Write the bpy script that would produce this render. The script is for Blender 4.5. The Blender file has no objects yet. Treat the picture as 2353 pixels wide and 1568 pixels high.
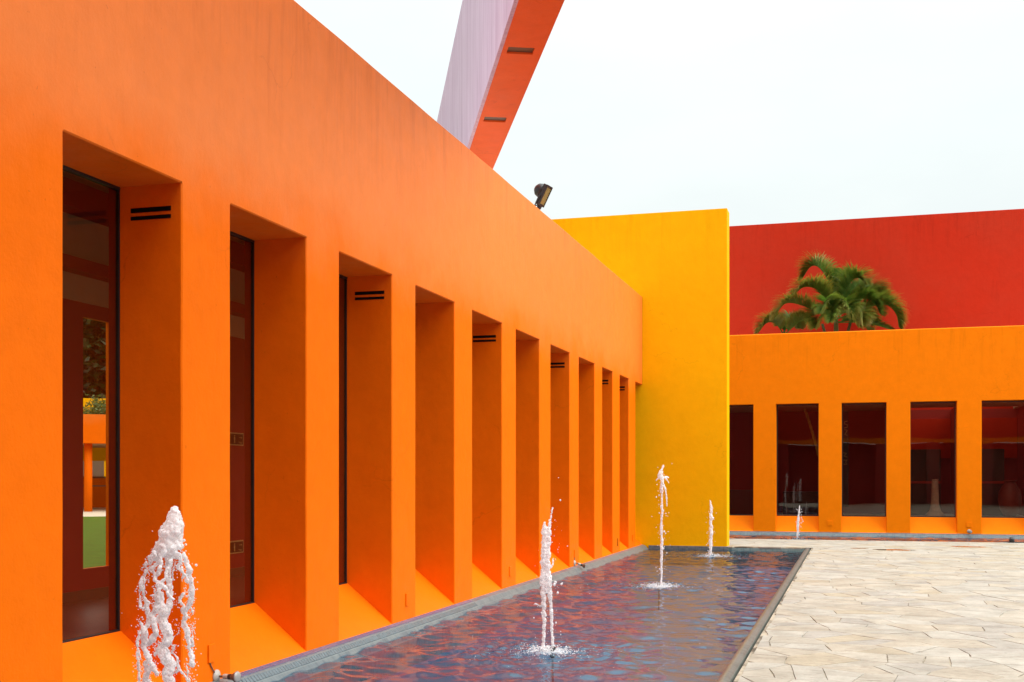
import bpy, bmesh, math, random
import numpy as np
from mathutils import Vector, Matrix, noise

random.seed(7)
RAD = math.radians
scene = bpy.context.scene
COL = scene.collection

# ------------------------------------------------------------------ camera
YAW = RAD(16.306)
EYE = 1.6
cam_d = bpy.data.cameras.new('camera')
cam = bpy.data.objects.new('camera', cam_d)
COL.objects.link(cam)
cam.location = (0, 0, EYE)
cam.rotation_euler = (RAD(90), 0, YAW)
cam_d.sensor_width = 36.0
cam_d.lens = 41.0
cam_d.shift_y = 0.133
cam_d.clip_start = 0.1
cam_d.clip_end = 8000
scene.camera = cam

# ------------------------------------------------------------------ sky, sun, exposure
SUN_EL, SUN_AZ = RAD(50), RAD(93)          # azimuth clockwise from +Y
world = bpy.data.worlds.new('World')
scene.world = world
world.use_nodes = True
wt = world.node_tree
for n in list(wt.nodes):
    wt.nodes.remove(n)
wo = wt.nodes.new('ShaderNodeOutputWorld')
bg = wt.nodes.new('ShaderNodeBackground')
sky = wt.nodes.new('ShaderNodeTexSky')
sky.sky_type = 'NISHITA'
sky.sun_disc = False
sky.sun_elevation = SUN_EL
sky.sun_rotation = SUN_AZ
sky.dust_density = 6.0
sky.air_density = 1.0
tc = wt.nodes.new('ShaderNodeTexCoord')
mp = wt.nodes.new('ShaderNodeMapping')
mp.inputs['Scale'].default_value = (1.3, 1.3, 3.2)
cn = wt.nodes.new('ShaderNodeTexNoise')
cn.inputs['Scale'].default_value = 1.6
cn.inputs['Detail'].default_value = 7.0
cn.inputs['Roughness'].default_value = 0.55
cr = wt.nodes.new('ShaderNodeValToRGB')
cr.color_ramp.elements[0].position = 0.32
cr.color_ramp.elements[0].color = (7.7, 8.35, 8.4, 1)
cr.color_ramp.elements[1].position = 0.62
cr.color_ramp.elements[1].color = (8.5, 9.1, 8.95, 1)
mx = wt.nodes.new('ShaderNodeMix')
mx.data_type = 'RGBA'
mx.inputs['Factor'].default_value = 0.94        # cloud cover over the clear sky
wt.links.new(tc.outputs['Generated'], mp.inputs['Vector'])
wt.links.new(mp.outputs['Vector'], cn.inputs['Vector'])
wt.links.new(cn.outputs['Fac'], cr.inputs['Fac'])
wt.links.new(sky.outputs['Color'], mx.inputs['A'])
wt.links.new(cr.outputs['Color'], mx.inputs['B'])
# an overcast sky is about three times as bright overhead as at the horizon
sz = wt.nodes.new('ShaderNodeSeparateXYZ')
wt.links.new(tc.outputs['Generated'], sz.inputs[0])
zc = wt.nodes.new('ShaderNodeMath')
zc.operation = 'MAXIMUM'
zc.inputs[1].default_value = 0.0
wt.links.new(sz.outputs['Z'], zc.inputs[0])
z2 = wt.nodes.new('ShaderNodeMath')
z2.operation = 'POWER'
z2.inputs[1].default_value = 2.8
wt.links.new(zc.outputs[0], z2.inputs[0])
z3 = wt.nodes.new('ShaderNodeMath')
z3.operation = 'MULTIPLY_ADD'
z3.inputs[1].default_value = 2.9
z3.inputs[2].default_value = 1.0
wt.links.new(z2.outputs[0], z3.inputs[0])
vm = wt.nodes.new('ShaderNodeVectorMath')
vm.operation = 'SCALE'
wt.links.new(mx.outputs['Result'], vm.inputs[0])
wt.links.new(z3.outputs[0], vm.inputs['Scale'])
wt.links.new(vm.outputs[0], bg.inputs['Color'])
bg.inputs['Strength'].default_value = 0.0505
wt.links.new(bg.outputs['Background'], wo.inputs['Surface'])

sun_d = bpy.data.lights.new('sun', 'SUN')
sun_d.energy = 1.5
sun_d.angle = RAD(55)
sun_d.color = (1.0, 0.97, 0.93)
sun = bpy.data.objects.new('sun', sun_d)
COL.objects.link(sun)
sdir = Vector((math.sin(SUN_AZ) * math.cos(SUN_EL), math.cos(SUN_AZ) * math.cos(SUN_EL), math.sin(SUN_EL)))
sun.rotation_euler = sdir.to_track_quat('Z', 'Y').to_euler()
sun.location = (10, -10, 30)

vs = scene.view_settings
vs.view_transform = 'Standard'
vs.look = 'None'
vs.exposure = 1.14
vs.gamma = 1.0
vs.use_curve_mapping = False
scene.cycles.max_bounces = 14
scene.cycles.diffuse_bounces = 6
scene.cycles.transparent_max_bounces = 24

# ------------------------------------------------------------------ pixel helpers (photograph px at 2353 width -> rays)
FPX, CX, HY = 2680.0, 1176.5, 1097.0
FWD = Vector((-math.sin(YAW), math.cos(YAW), 0))
RGT = Vector((math.cos(YAW), math.sin(YAW), 0))


def at_depth(px, py, t):
    return FWD * t + RGT * ((px - CX) / FPX * t) + Vector((0, 0, EYE - (py - HY) / FPX * t))


# ------------------------------------------------------------------ materials
MATS = {}


def new_mat(name):
    m = bpy.data.materials.new(name)
    m.use_nodes = True
    nt = m.node_tree
    for n in list(nt.nodes):
        nt.nodes.remove(n)
    out = nt.nodes.new('ShaderNodeOutputMaterial')
    MATS[name] = m
    return m, nt, out


def N(nt, t, **kw):
    n = nt.nodes.new(t)
    for k, v in kw.items():
        if k in n.inputs:
            n.inputs[k].default_value = v
        else:
            setattr(n, k, v)
    return n


def pos_noise(nt, scale, detail=5.0, rough=0.55, stretch=(1, 1, 1), src=None):
    if src is None:
        g = N(nt, 'ShaderNodeNewGeometry')
        src = g.outputs['Position']
    mpn = N(nt, 'ShaderNodeMapping')
    mpn.inputs['Scale'].default_value = stretch
    nt.links.new(src, mpn.inputs['Vector'])
    n = N(nt, 'ShaderNodeTexNoise', Scale=scale, Detail=detail, Roughness=rough)
    nt.links.new(mpn.outputs['Vector'], n.inputs['Vector'])
    return n.outputs['Fac']


def ramp(nt, fac, p0, p1, c0=(0, 0, 0, 1), c1=(1, 1, 1, 1)):
    r = N(nt, 'ShaderNodeValToRGB')
    e = r.color_ramp.elements
    e[0].position, e[1].position = p0, p1
    e[0].color, e[1].color = c0, c1
    nt.links.new(fac, r.inputs['Fac'])
    return r.outputs['Color']


def mixc(nt, fac, a, b, blend='MIX'):
    m = N(nt, 'ShaderNodeMix', data_type='RGBA', blend_type=blend)
    for s, v in (('Factor', fac), ('A', a), ('B', b)):
        if hasattr(v, 'is_linked') or hasattr(v, 'node'):
            nt.links.new(v, m.inputs[s])
        else:
            m.inputs[s].default_value = v if s == 'Factor' else (tuple(v) + (1,) if len(v) == 3 else v)
    return m.outputs['Result']


def bump(nt, hts, dist=0.01, strength=0.5):
    prev = None
    for h, d, s in hts:
        b = N(nt, 'ShaderNodeBump', Distance=d, Strength=s)
        nt.links.new(h, b.inputs['Height'])
        if prev:
            nt.links.new(prev, b.inputs['Normal'])
        prev = b.outputs['Normal']
    return prev


def principled(nt, out, rough=0.6, spec=0.5):
    p = N(nt, 'ShaderNodeBsdfPrincipled', Roughness=rough)
    p.inputs['Specular IOR Level'].default_value = spec
    nt.links.new(p.outputs['BSDF'], out.inputs['Surface'])
    return p


def c3(c, k=1.0):
    return tuple(min(1.0, v * k) for v in c)


def stucco(name, col, worn, rough=0.42, spec=0.5, wear=0.35, grain=1.0, streak=0.25, gloss_above=None, sheen_above=None, top=None):
    m, nt, out = new_mat(name)
    p = principled(nt, out, rough, spec)
    big = ramp(nt, pos_noise(nt, 0.55, 4, 0.6), 0.38, 0.68)
    k = N(nt, 'ShaderNodeMath', operation='MULTIPLY')
    nt.links.new(big, k.inputs[0])
    k.inputs[1].default_value = wear
    base = mixc(nt, k.outputs[0], col, worn)
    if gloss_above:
        # glossier coat above the lintels, pale sky sheen mixed into its colour, ragged edge
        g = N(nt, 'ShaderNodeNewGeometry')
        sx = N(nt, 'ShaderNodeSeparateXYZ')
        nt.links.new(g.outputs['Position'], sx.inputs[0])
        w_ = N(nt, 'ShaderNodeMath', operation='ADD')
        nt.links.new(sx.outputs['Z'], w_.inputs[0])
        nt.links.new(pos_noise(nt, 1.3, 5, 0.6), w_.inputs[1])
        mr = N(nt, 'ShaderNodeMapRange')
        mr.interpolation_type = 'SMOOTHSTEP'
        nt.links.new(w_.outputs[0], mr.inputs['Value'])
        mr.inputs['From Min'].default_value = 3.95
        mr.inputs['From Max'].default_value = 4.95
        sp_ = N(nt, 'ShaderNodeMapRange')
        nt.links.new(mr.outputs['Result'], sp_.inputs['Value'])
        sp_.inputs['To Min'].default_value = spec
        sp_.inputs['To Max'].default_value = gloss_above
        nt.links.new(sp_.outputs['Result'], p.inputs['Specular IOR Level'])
        base = mixc(nt, mr.outputs['Result'], base, mixc(nt, big, c3(sheen_above, 0.97), sheen_above))
    mid = ramp(nt, pos_noise(nt, 5.0, 6, 0.65), 0.3, 0.72, (0.945, 0.945, 0.94, 1), (1.03, 1.03, 1.03, 1))
    base = mixc(nt, 1.0, base, mid, 'MULTIPLY')
    st = ramp(nt, pos_noise(nt, 6.0, 5, 0.6, (1, 1, 0.12)), 0.60, 0.82)
    k2 = N(nt, 'ShaderNodeMath', operation='MULTIPLY')
    nt.links.new(st, k2.inputs[0])
    k2.inputs[1].default_value = streak
    base = mixc(nt, k2.outputs[0], base, c3(col, 0.72))
    if top:
        # rain streaks below the top edge
        g2 = N(nt, 'ShaderNodeNewGeometry')
        s2 = N(nt, 'ShaderNodeSeparateXYZ')
        nt.links.new(g2.outputs['Position'], s2.inputs[0])
        m2 = N(nt, 'ShaderNodeMapRange')
        nt.links.new(s2.outputs['Z'], m2.inputs['Value'])
        m2.inputs['From Min'].default_value = top - 1.5
        m2.inputs['From Max'].default_value = top
        dr_ = ramp(nt, pos_noise(nt, 7.0, 6, 0.7, (1, 1, 0.07)), 0.50, 0.72)
        k4 = N(nt, 'ShaderNodeMath', operation='MULTIPLY')
        nt.links.new(dr_, k4.inputs[0])
        nt.links.new(m2.outputs['Result'], k4.inputs[1])
        k5 = N(nt, 'ShaderNodeMath', operation='MULTIPLY')
        nt.links.new(k4.outputs[0], k5.inputs[0])
        k5.inputs[1].default_value = 0.48
        base = mixc(nt, k5.outputs[0], base, c3(col, 0.62))
    # hairline cracks, only here and there
    vo = N(nt, 'ShaderNodeTexVoronoi', feature='DISTANCE_TO_EDGE', Scale=0.55)
    g3 = N(nt, 'ShaderNodeNewGeometry')
    dn = N(nt, 'ShaderNodeTexNoise', Scale=3.0, Detail=6.0)
    nt.links.new(g3.outputs['Position'], dn.inputs['Vector'])
    av = N(nt, 'ShaderNodeVectorMath', operation='MULTIPLY_ADD')
    nt.links.new(dn.outputs['Color'], av.inputs[0])
    av.inputs[1].default_value = (0.5, 0.5, 0.5)
    nt.links.new(g3.outputs['Position'], av.inputs[2])
    nt.links.new(av.outputs[0], vo.inputs['Vector'])
    ck = ramp(nt, vo.outputs['Distance'], 0.0015, 0.0045, (1, 1, 1, 1), (0, 0, 0, 1))
    ckm = ramp(nt, pos_noise(nt, 0.8, 3), 0.52, 0.60)
    k6 = N(nt, 'ShaderNodeMath', operation='MULTIPLY')
    nt.links.new(ck, k6.inputs[0])
    nt.links.new(ckm, k6.inputs[1])
    k7 = N(nt, 'ShaderNodeMath', operation='MULTIPLY')
    nt.links.new(k6.outputs[0], k7.inputs[0])
    k7.inputs[1].default_value = 0.35
    base = mixc(nt, k7.outputs[0], base, c3(col, 0.55))
    # scattered pin-holes and flecks of dirt
    fl = ramp(nt, pos_noise(nt, 26.0, 2, 0.5), 0.745, 0.775)
    k3 = N(nt, 'ShaderNodeMath', operation='MULTIPLY')
    nt.links.new(fl, k3.inputs[0])
    k3.inputs[1].default_value = 0.35
    base = mixc(nt, k3.outputs[0], base, c3(col, 0.5))
    nt.links.new(base, p.inputs['Base Color'])
    nrm = bump(nt, [(pos_noise(nt, 2.2, 4, 0.5), 0.03, 0.35 * grain),
                    (pos_noise(nt, 13.0, 3, 0.5, (1, 1, 0.5)), 0.006, 0.4 * grain), (pos_noise(nt, 45.0, 6, 0.7), 0.004, 0.6 * grain)])
    nt.links.new(nrm, p.inputs['Normal'])
    rr = N(nt, 'ShaderNodeMapRange')
    nt.links.new(pos_noise(nt, 3.0, 4), rr.inputs['Value'])
    rr.inputs['To Min'].default_value = rough - 0.05
    rr.inputs['To Max'].default_value = rough + 0.12
    nt.links.new(rr.outputs['Result'], p.inputs['Roughness'])
    return m


def plain(name, col, rough=0.6, spec=0.4, var=0.12, scale=9.0, metallic=0.0, bumpd=0.0):
    m, nt, out = new_mat(name)
    p = principled(nt, out, rough, spec)
    v = ramp(nt, pos_noise(nt, scale, 5, 0.6), 0.3, 0.7, (1 - var,) * 3 + (1,), (1 + var,) * 3 + (1,))
    nt.links.new(mixc(nt, 1.0, col, v, 'MULTIPLY'), p.inputs['Base Color'])
    p.inputs['Metallic'].default_value = metallic
    if bumpd:
        nt.links.new(bump(nt, [(pos_noise(nt, scale * 6, 5, 0.6), bumpd, 0.5)]), p.inputs['Normal'])
    return m


ORANGE = (0.84, 0.148, 0.001)
stucco('orange_stucco', ORANGE, (0.84, 0.165, 0.004), rough=0.50, spec=0.05, gloss_above=0.36, sheen_above=(0.86, 0.205, 0.022), top=5.87)
stucco('orange_wing', (0.92, 0.212, 0.001), (0.92, 0.222, 0.003), rough=0.55, spec=0.05, wear=0.2, streak=0.15, top=5.8)
stucco('yellow_stucco', (0.85, 0.43, 0.001), (0.86, 0.46, 0.004), rough=0.55, spec=0.05, wear=0.25, top=7.83)
stucco('red_stucco', (0.52, 0.027, 0.008), (0.48, 0.037, 0.015), rough=0.65, spec=0.08, wear=0.6, streak=0.5, top=9.98)
stucco('maroon_wall', (0.30, 0.016, 0.012), (0.28, 0.02, 0.014), rough=0.6, wear=0.3)
stucco('beam_orange', (0.88, 0.125, 0.022), (0.82, 0.11, 0.026), rough=0.65, spec=0.3, wear=0.6, streak=0.35)
plain('beige_paint', (0.42, 0.31, 0.19), 0.7, 0.3, 0.05)
plain('roof_screed', (0.60, 0.55, 0.48), 0.9, 0.2, 0.15, 2.0)
plain('dark_frame', (0.018, 0.016, 0.016), 0.4, 0.5)
plain('vent_black', (0.006, 0.005, 0.005), 0.8, 0.1)
plain('wood_floor', (0.13, 0.07, 0.045), 0.35, 0.5, 0.25, 12.0)
plain('skirting_brown', (0.12, 0.06, 0.035), 0.5, 0.4)
plain('nozzle_black', (0.012, 0.012, 0.013), 0.35, 0.5)
plain('lamp_black', (0.018, 0.018, 0.02), 0.45, 0.5, 0.2)
plain('lamp_white', (0.42, 0.39, 0.34), 0.5, 0.5, 0.15, 40.0)
plain('lamp_brown', (0.16, 0.085, 0.05), 0.5, 0.5, 0.3, 60.0)
plain('sign_black', (0.02, 0.018, 0.015), 0.4, 0.5)
plain('sign_gold', (0.50, 0.36, 0.16), 0.4, 0.5)
plain('white_panel', (0.70, 0.72, 0.72), 0.5, 0.4, 0.06)
plain('black_cabinet', (0.014, 0.013, 0.014), 0.4, 0.4)
plain('stone_white', (0.36, 0.31, 0.25), 0.7, 0.3, 0.15)
plain('trunk_reflection_yellow', (0.45, 0.27, 0.06), 0.5, 0.4, 0.3, 14.0)
plain('trunk_green', (0.10, 0.12, 0.035), 0.6, 0.3, 0.3, 18.0)
plain('bark', (0.09, 0.06, 0.04), 0.9, 0.2, 0.3, 8.0)
plain('garden_paving', (0.55, 0.52, 0.45), 0.8, 0.3, 0.1, 3.0)
plain('ground_earth', (0.30, 0.27, 0.22), 0.9, 0.2, 0.2, 0.4)
plain('clay_jar', (0.12, 0.02, 0.015), 0.5, 0.4, 0.2)
plain('soil', (0.06, 0.04, 0.03), 0.95, 0.1, 0.3, 12.0)


def mat_lavender():
    m, nt, out = new_mat('lavender_boards')
    p = principled(nt, out, 0.75, 0.3)
    s1 = ramp(nt, pos_noise(nt, 9.0, 6, 0.65, (1, 1, 0.05)), 0.33, 0.72)
    base = mixc(nt, s1, (0.58, 0.36, 0.52), (0.74, 0.54, 0.70))
    s2 = ramp(nt, pos_noise(nt, 24.0, 4, 0.7, (1, 1, 0.03)), 0.54, 0.70)
    k = N(nt, 'ShaderNodeMath', operation='MULTIPLY')
    nt.links.new(s2, k.inputs[0])
    k.inputs[1].default_value = 0.75
    base = mixc(nt, k.outputs[0], base, (0.36, 0.20, 0.30))
    nt.links.new(base, p.inputs['Base Color'])
    nt.links.new(bump(nt, [(pos_noise(nt, 14.0, 6, 0.7, (1, 1, 0.05)), 0.02, 0.6)]), p.inputs['Normal'])
    return m


mat_lavender()


def thin_fresnel(nt, ior):
    """the same reflectance from both sides of a sheet that does not bend the view"""
    fr = N(nt, 'ShaderNodeFresnel')
    g = N(nt, 'ShaderNodeNewGeometry')
    mr = N(nt, 'ShaderNodeMapRange')
    nt.links.new(g.outputs['Backfacing'], mr.inputs['Value'])
    mr.inputs['To Min'].default_value = ior
    mr.inputs['To Max'].default_value = 1.0 / ior
    nt.links.new(mr.outputs['Result'], fr.inputs['IOR'])
    return fr


def mat_glass():
    m, nt, out = new_mat('tinted_glass')
    tr = N(nt, 'ShaderNodeBsdfTransparent')
    tr.inputs['Color'].default_value = (0.88, 0.82, 0.74, 1)
    gl = N(nt, 'ShaderNodeBsdfGlossy', Roughness=0.01)
    gl.inputs['Color'].default_value = (0.95, 0.95, 0.95, 1)
    fr = thin_fresnel(nt, 1.5)
    nt.links.new(bump(nt, [(pos_noise(nt, 0.9, 2, 0.4), 0.004, 0.4)]), gl.inputs['Normal'])
    mxs = N(nt, 'ShaderNodeMixShader')
    nt.links.new(fr.outputs[0], mxs.inputs[0])
    nt.links.new(tr.outputs[0], mxs.inputs[1])
    nt.links.new(gl.outputs[0], mxs.inputs[2])
    nt.links.new(mxs.outputs[0], out.inputs['Surface'])


mat_glass()


def mat_water(name, tint, wavebump):
    m, nt, out = new_mat(name)
    tr = N(nt, 'ShaderNodeBsdfTransparent')
    tr.inputs['Color'].default_value = tint
    gl = N(nt, 'ShaderNodeBsdfGlossy', Roughness=0.025)
    gl.inputs['Color'].default_value = (0.86, 0.86, 0.89, 1)
    nrm = bump(nt, [(pos_noise(nt, 9.0, 3, 0.5, (1, 0.8, 1)), 0.012, wavebump),
                    (pos_noise(nt, 30.0, 2, 0.5), 0.003, wavebump)])
    fr = thin_fresnel(nt, 1.33)
    nt.links.new(nrm, fr.inputs['Normal'])
    nt.links.new(nrm, gl.inputs['Normal'])
    mxs = N(nt, 'ShaderNodeMixShader')
    nt.links.new(fr.outputs[0], mxs.inputs[0])
    nt.links.new(tr.outputs[0], mxs.inputs[1])
    nt.links.new(gl.outputs[0], mxs.inputs[2])
    nt.links.new(mxs.outputs[0], out.inputs['Surface'])


mat_water('pool_water', (0.62, 0.80, 0.90, 1), 0.35)
mat_water('puddle_water', (0.80, 0.74, 0.62, 1), 0.02)


def mat_foam():
    m, nt, out = new_mat('foam_water')
    p = N(nt, 'ShaderNodeBsdfPrincipled', Roughness=0.22)
    p.inputs['Base Color'].default_value = (0.95, 0.955, 0.965, 1)
    p.inputs['Specular IOR Level'].default_value = 0.5
    tl = N(nt, 'ShaderNodeBsdfTranslucent')
    tl.inputs['Color'].default_value = (0.97, 0.975, 0.98, 1)
    tp = N(nt, 'ShaderNodeBsdfTransparent')
    m1 = N(nt, 'ShaderNodeMixShader')
    m1.inputs[0].default_value = 0.5
    nt.links.new(p.outputs[0], m1.inputs[1])
    nt.links.new(tl.outputs[0], m1.inputs[2])
    m2 = N(nt, 'ShaderNodeMixShader')
    f = ramp(nt, pos_noise(nt, 75.0, 4, 0.65), 0.46, 0.62)
    k = N(nt, 'ShaderNodeMath', operation='MULTIPLY')
    nt.links.new(f, k.inputs[0])
    k.inputs[1].default_value = 0.5
    nt.links.new(k.outputs[0], m2.inputs[0])
    nt.links.new(m1.outputs[0], m2.inputs[1])
    nt.links.new(tp.outputs[0], m2.inputs[2])
    nrm = bump(nt, [(pos_noise(nt, 90.0, 4, 0.6), 0.006, 0.7)])
    nt.links.new(nrm, p.inputs['Normal'])
    nt.links.new(m2.outputs[0], out.inputs['Surface'])


mat_foam()


def mat_mosaic(name, c1, c2, grout, size, rough=0.25, wet=0.5):
    m, nt, out = new_mat(name)
    p = principled(nt, out, rough, wet)
    g = N(nt, 'ShaderNodeNewGeometry')
    sp = N(nt, 'ShaderNodeSeparateXYZ')
    nt.links.new(g.outputs['Position'], sp.inputs[0])
    # small square tiles: lines at every tile edge along x, y and z
    facs = []
    for ax in 'XYZ':
        a = N(nt, 'ShaderNodeMath', operation='MULTIPLY')
        nt.links.new(sp.outputs[ax], a.inputs[0])
        a.inputs[1].default_value = 1.0 / size
        fr = N(nt, 'ShaderNodeMath', operation='FRACT')
        nt.links.new(a.outputs[0], fr.inputs[0])
        gt = N(nt, 'ShaderNodeMath', operation='LESS_THAN')
        nt.links.new(fr.outputs[0], gt.inputs[0])
        gt.inputs[1].default_value = 0.09
        facs.append(gt.outputs[0])
    s = N(nt, 'ShaderNodeVectorMath', operation='SCALE')
    nt.links.new(g.outputs['Position'], s.inputs[0])
    s.inputs['Scale'].default_value = 1.0 / size
    fl = N(nt, 'ShaderNodeVectorMath', operation='FLOOR')
    nt.links.new(s.outputs[0], fl.inputs[0])
    wn = N(nt, 'ShaderNodeTexWhiteNoise')
    nt.links.new(fl.outputs[0], wn.inputs['Vector'])
    base = mixc(nt, wn.outputs['Value'], c1, c2)
    dirt = ramp(nt, pos_noise(nt, 3.0, 6, 0.65), 0.45, 0.75)
    base = mixc(nt, dirt, base, c3(grout, 0.85))
    mxm = N(nt, 'ShaderNodeMath', operation='MAXIMUM')
    nt.links.new(facs[0], mxm.inputs[0])
    nt.links.new(facs[1], mxm.inputs[1])
    k = N(nt, 'ShaderNodeMath', operation='MULTIPLY')
    nt.links.new(mxm.outputs[0], k.inputs[0])
    k.inputs[1].default_value = 0.6
    base = mixc(nt, k.outputs[0], base, grout)
    nt.links.new(base, p.inputs['Base Color'])
    nt.links.new(bump(nt, [(pos_noise(nt, 20.0, 4, 0.6), 0.006, 0.5)]), p.inputs['Normal'])
    return m


mat_mosaic('pool_floor_tile', (0.034, 0.085, 0.145), (0.055, 0.12, 0.185), (0.085, 0.15, 0.19), 0.05, 0.5, 0.3)
mat_mosaic('coping_mosaic', (0.075, 0.105, 0.12), (0.13, 0.165, 0.175), (0.19, 0.225, 0.22), 0.05, 0.35, 0.4)
mat_mosaic('teal_mosaic', (0.13, 0.22, 0.22), (0.20, 0.30, 0.29), (0.26, 0.36, 0.34), 0.05)
mat_mosaic('rim_mosaic', (0.075, 0.095, 0.085), (0.13, 0.155, 0.14), (0.17, 0.195, 0.18), 0.05, 0.30, 0.35)
plain('tile_purple', (0.115, 0.135, 0.215), 0.25, 0.5, 0.18, 22.0)
plain('tile_grey', (0.105, 0.14, 0.155), 0.25, 0.5, 0.2, 22.0)
plain('gap_dark', (0.025, 0.022, 0.02), 0.8, 0.2)


def mat_stone():
    m, nt, out = new_mat('flagstone')
    p = principled(nt, out, 0.72, 0.3)
    at = N(nt, 'ShaderNodeAttribute', attribute_name='tint')
    v = ramp(nt, pos_noise(nt, 2.4, 7, 0.7), 0.36, 0.64, (0.80, 0.79, 0.77, 1), (1.12, 1.12, 1.12, 1))
    base = mixc(nt, 1.0, at.outputs['Color'], v, 'MULTIPLY')
    fine = ramp(nt, pos_noise(nt, 30.0, 6, 0.7), 0.3, 0.7, (0.90, 0.89, 0.87, 1), (1.06, 1.06, 1.06, 1))
    base = mixc(nt, 1.0, base, fine, 'MULTIPLY')
    # dark cleft marks, elongated
    cl = ramp(nt, pos_noise(nt, 5.0, 9, 0.78, (0.7, 2.0, 1)), 0.54, 0.64)
    k = N(nt, 'ShaderNodeMath', operation='MULTIPLY')
    nt.links.new(cl, k.inputs[0])
    k.inputs[1].default_value = 0.5
    base = mixc(nt, k.outputs[0], base, (0.15, 0.125, 0.095))
    c2 = ramp(nt, pos_noise(nt, 8.0, 5, 0.62, (0.55, 1.7, 1)), 0.615, 0.64)
    k_ = N(nt, 'ShaderNodeMath', operation='MULTIPLY')
    nt.links.new(c2, k_.inputs[0])
    k_.inputs[1].default_value = 0.55
    base = mixc(nt, k_.outputs[0], base, (0.13, 0.11, 0.085))
    nt.links.new(base, p.inputs['Base Color'])
    nt.links.new(bump(nt, [(pos_noise(nt, 4.0, 6, 0.65), 0.012, 0.6), (pos_noise(nt, 40.0, 5, 0.7), 0.003, 0.5)]), p.inputs['Normal'])


mat_stone()


def mat_joint():
    m, nt, out = new_mat('plaza_joint')
    p = principled(nt, out, 0.9, 0.2)
    f = ramp(nt, pos_noise(nt, 1.7, 6, 0.7), 0.46, 0.58)
    base = mixc(nt, f, (0.38, 0.33, 0.25), (0.09, 0.075, 0.055))
    nt.links.new(base, p.inputs['Base Color'])


mat_joint()


def mat_leaf(name, cols, attr=None, trans=0.3):
    m, nt, out = new_mat(name)
    p = N(nt, 'ShaderNodeBsdfPrincipled', Roughness=0.45)
    p.inputs['Specular IOR Level'].default_value = 0.4
    f = ramp(nt, pos_noise(nt, 5.0, 3, 0.6), 0.3, 0.7)
    base = mixc(nt, f, cols[0], cols[1])
    if attr:
        at = N(nt, 'ShaderNodeAttribute', attribute_name=attr)
        base = mixc(nt, at.outputs['Fac'], base, cols[2])
    nt.links.new(base, p.inputs['Base Color'])
    tl = N(nt, 'ShaderNodeBsdfTranslucent')
    nt.links.new(base, tl.inputs['Color'])
    mxs = N(nt, 'ShaderNodeMixShader')
    mxs.inputs[0].default_value = trans
    nt.links.new(p.outputs[0], mxs.inputs[1])
    nt.links.new(tl.outputs[0], mxs.inputs[2])
    nt.links.new(mxs.outputs[0], out.inputs['Surface'])


mat_leaf('palm_leaf', [(0.035, 0.14, 0.012), (0.11, 0.27, 0.03), (0.50, 0.25, 0.035)], 'dry', 0.42)
mat_leaf('tree_leaf', [(0.012, 0.03, 0.008), (0.035, 0.065, 0.012)])
mat_leaf('shrub_leaf', [(0.05, 0.11, 0.02), (0.09, 0.16, 0.03)])
plain('grass', (0.05, 0.12, 0.006), 0.9, 0.2, 0.25, 3.0, bumpd=0.03)


def mat_lampglass():
    m, nt, out = new_mat('lamp_glass')
    p = principled(nt, out, 0.12, 0.5)
    nt.links.new(mixc(nt, pos_noise(nt, 18.0, 3), (0.25, 0.18, 0.06), (0.38, 0.29, 0.12)), p.inputs['Base Color'])


mat_lampglass()


def mat_bulb():
    m, nt, out = new_mat('bulb_glass')
    p = principled(nt, out, 0.1, 0.6)
    nt.links.new(mixc(nt, pos_noise(nt, 25.0, 3), (0.22, 0.20, 0.18), (0.42, 0.40, 0.38)), p.inputs['Base Color'])


mat_bulb()


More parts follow.
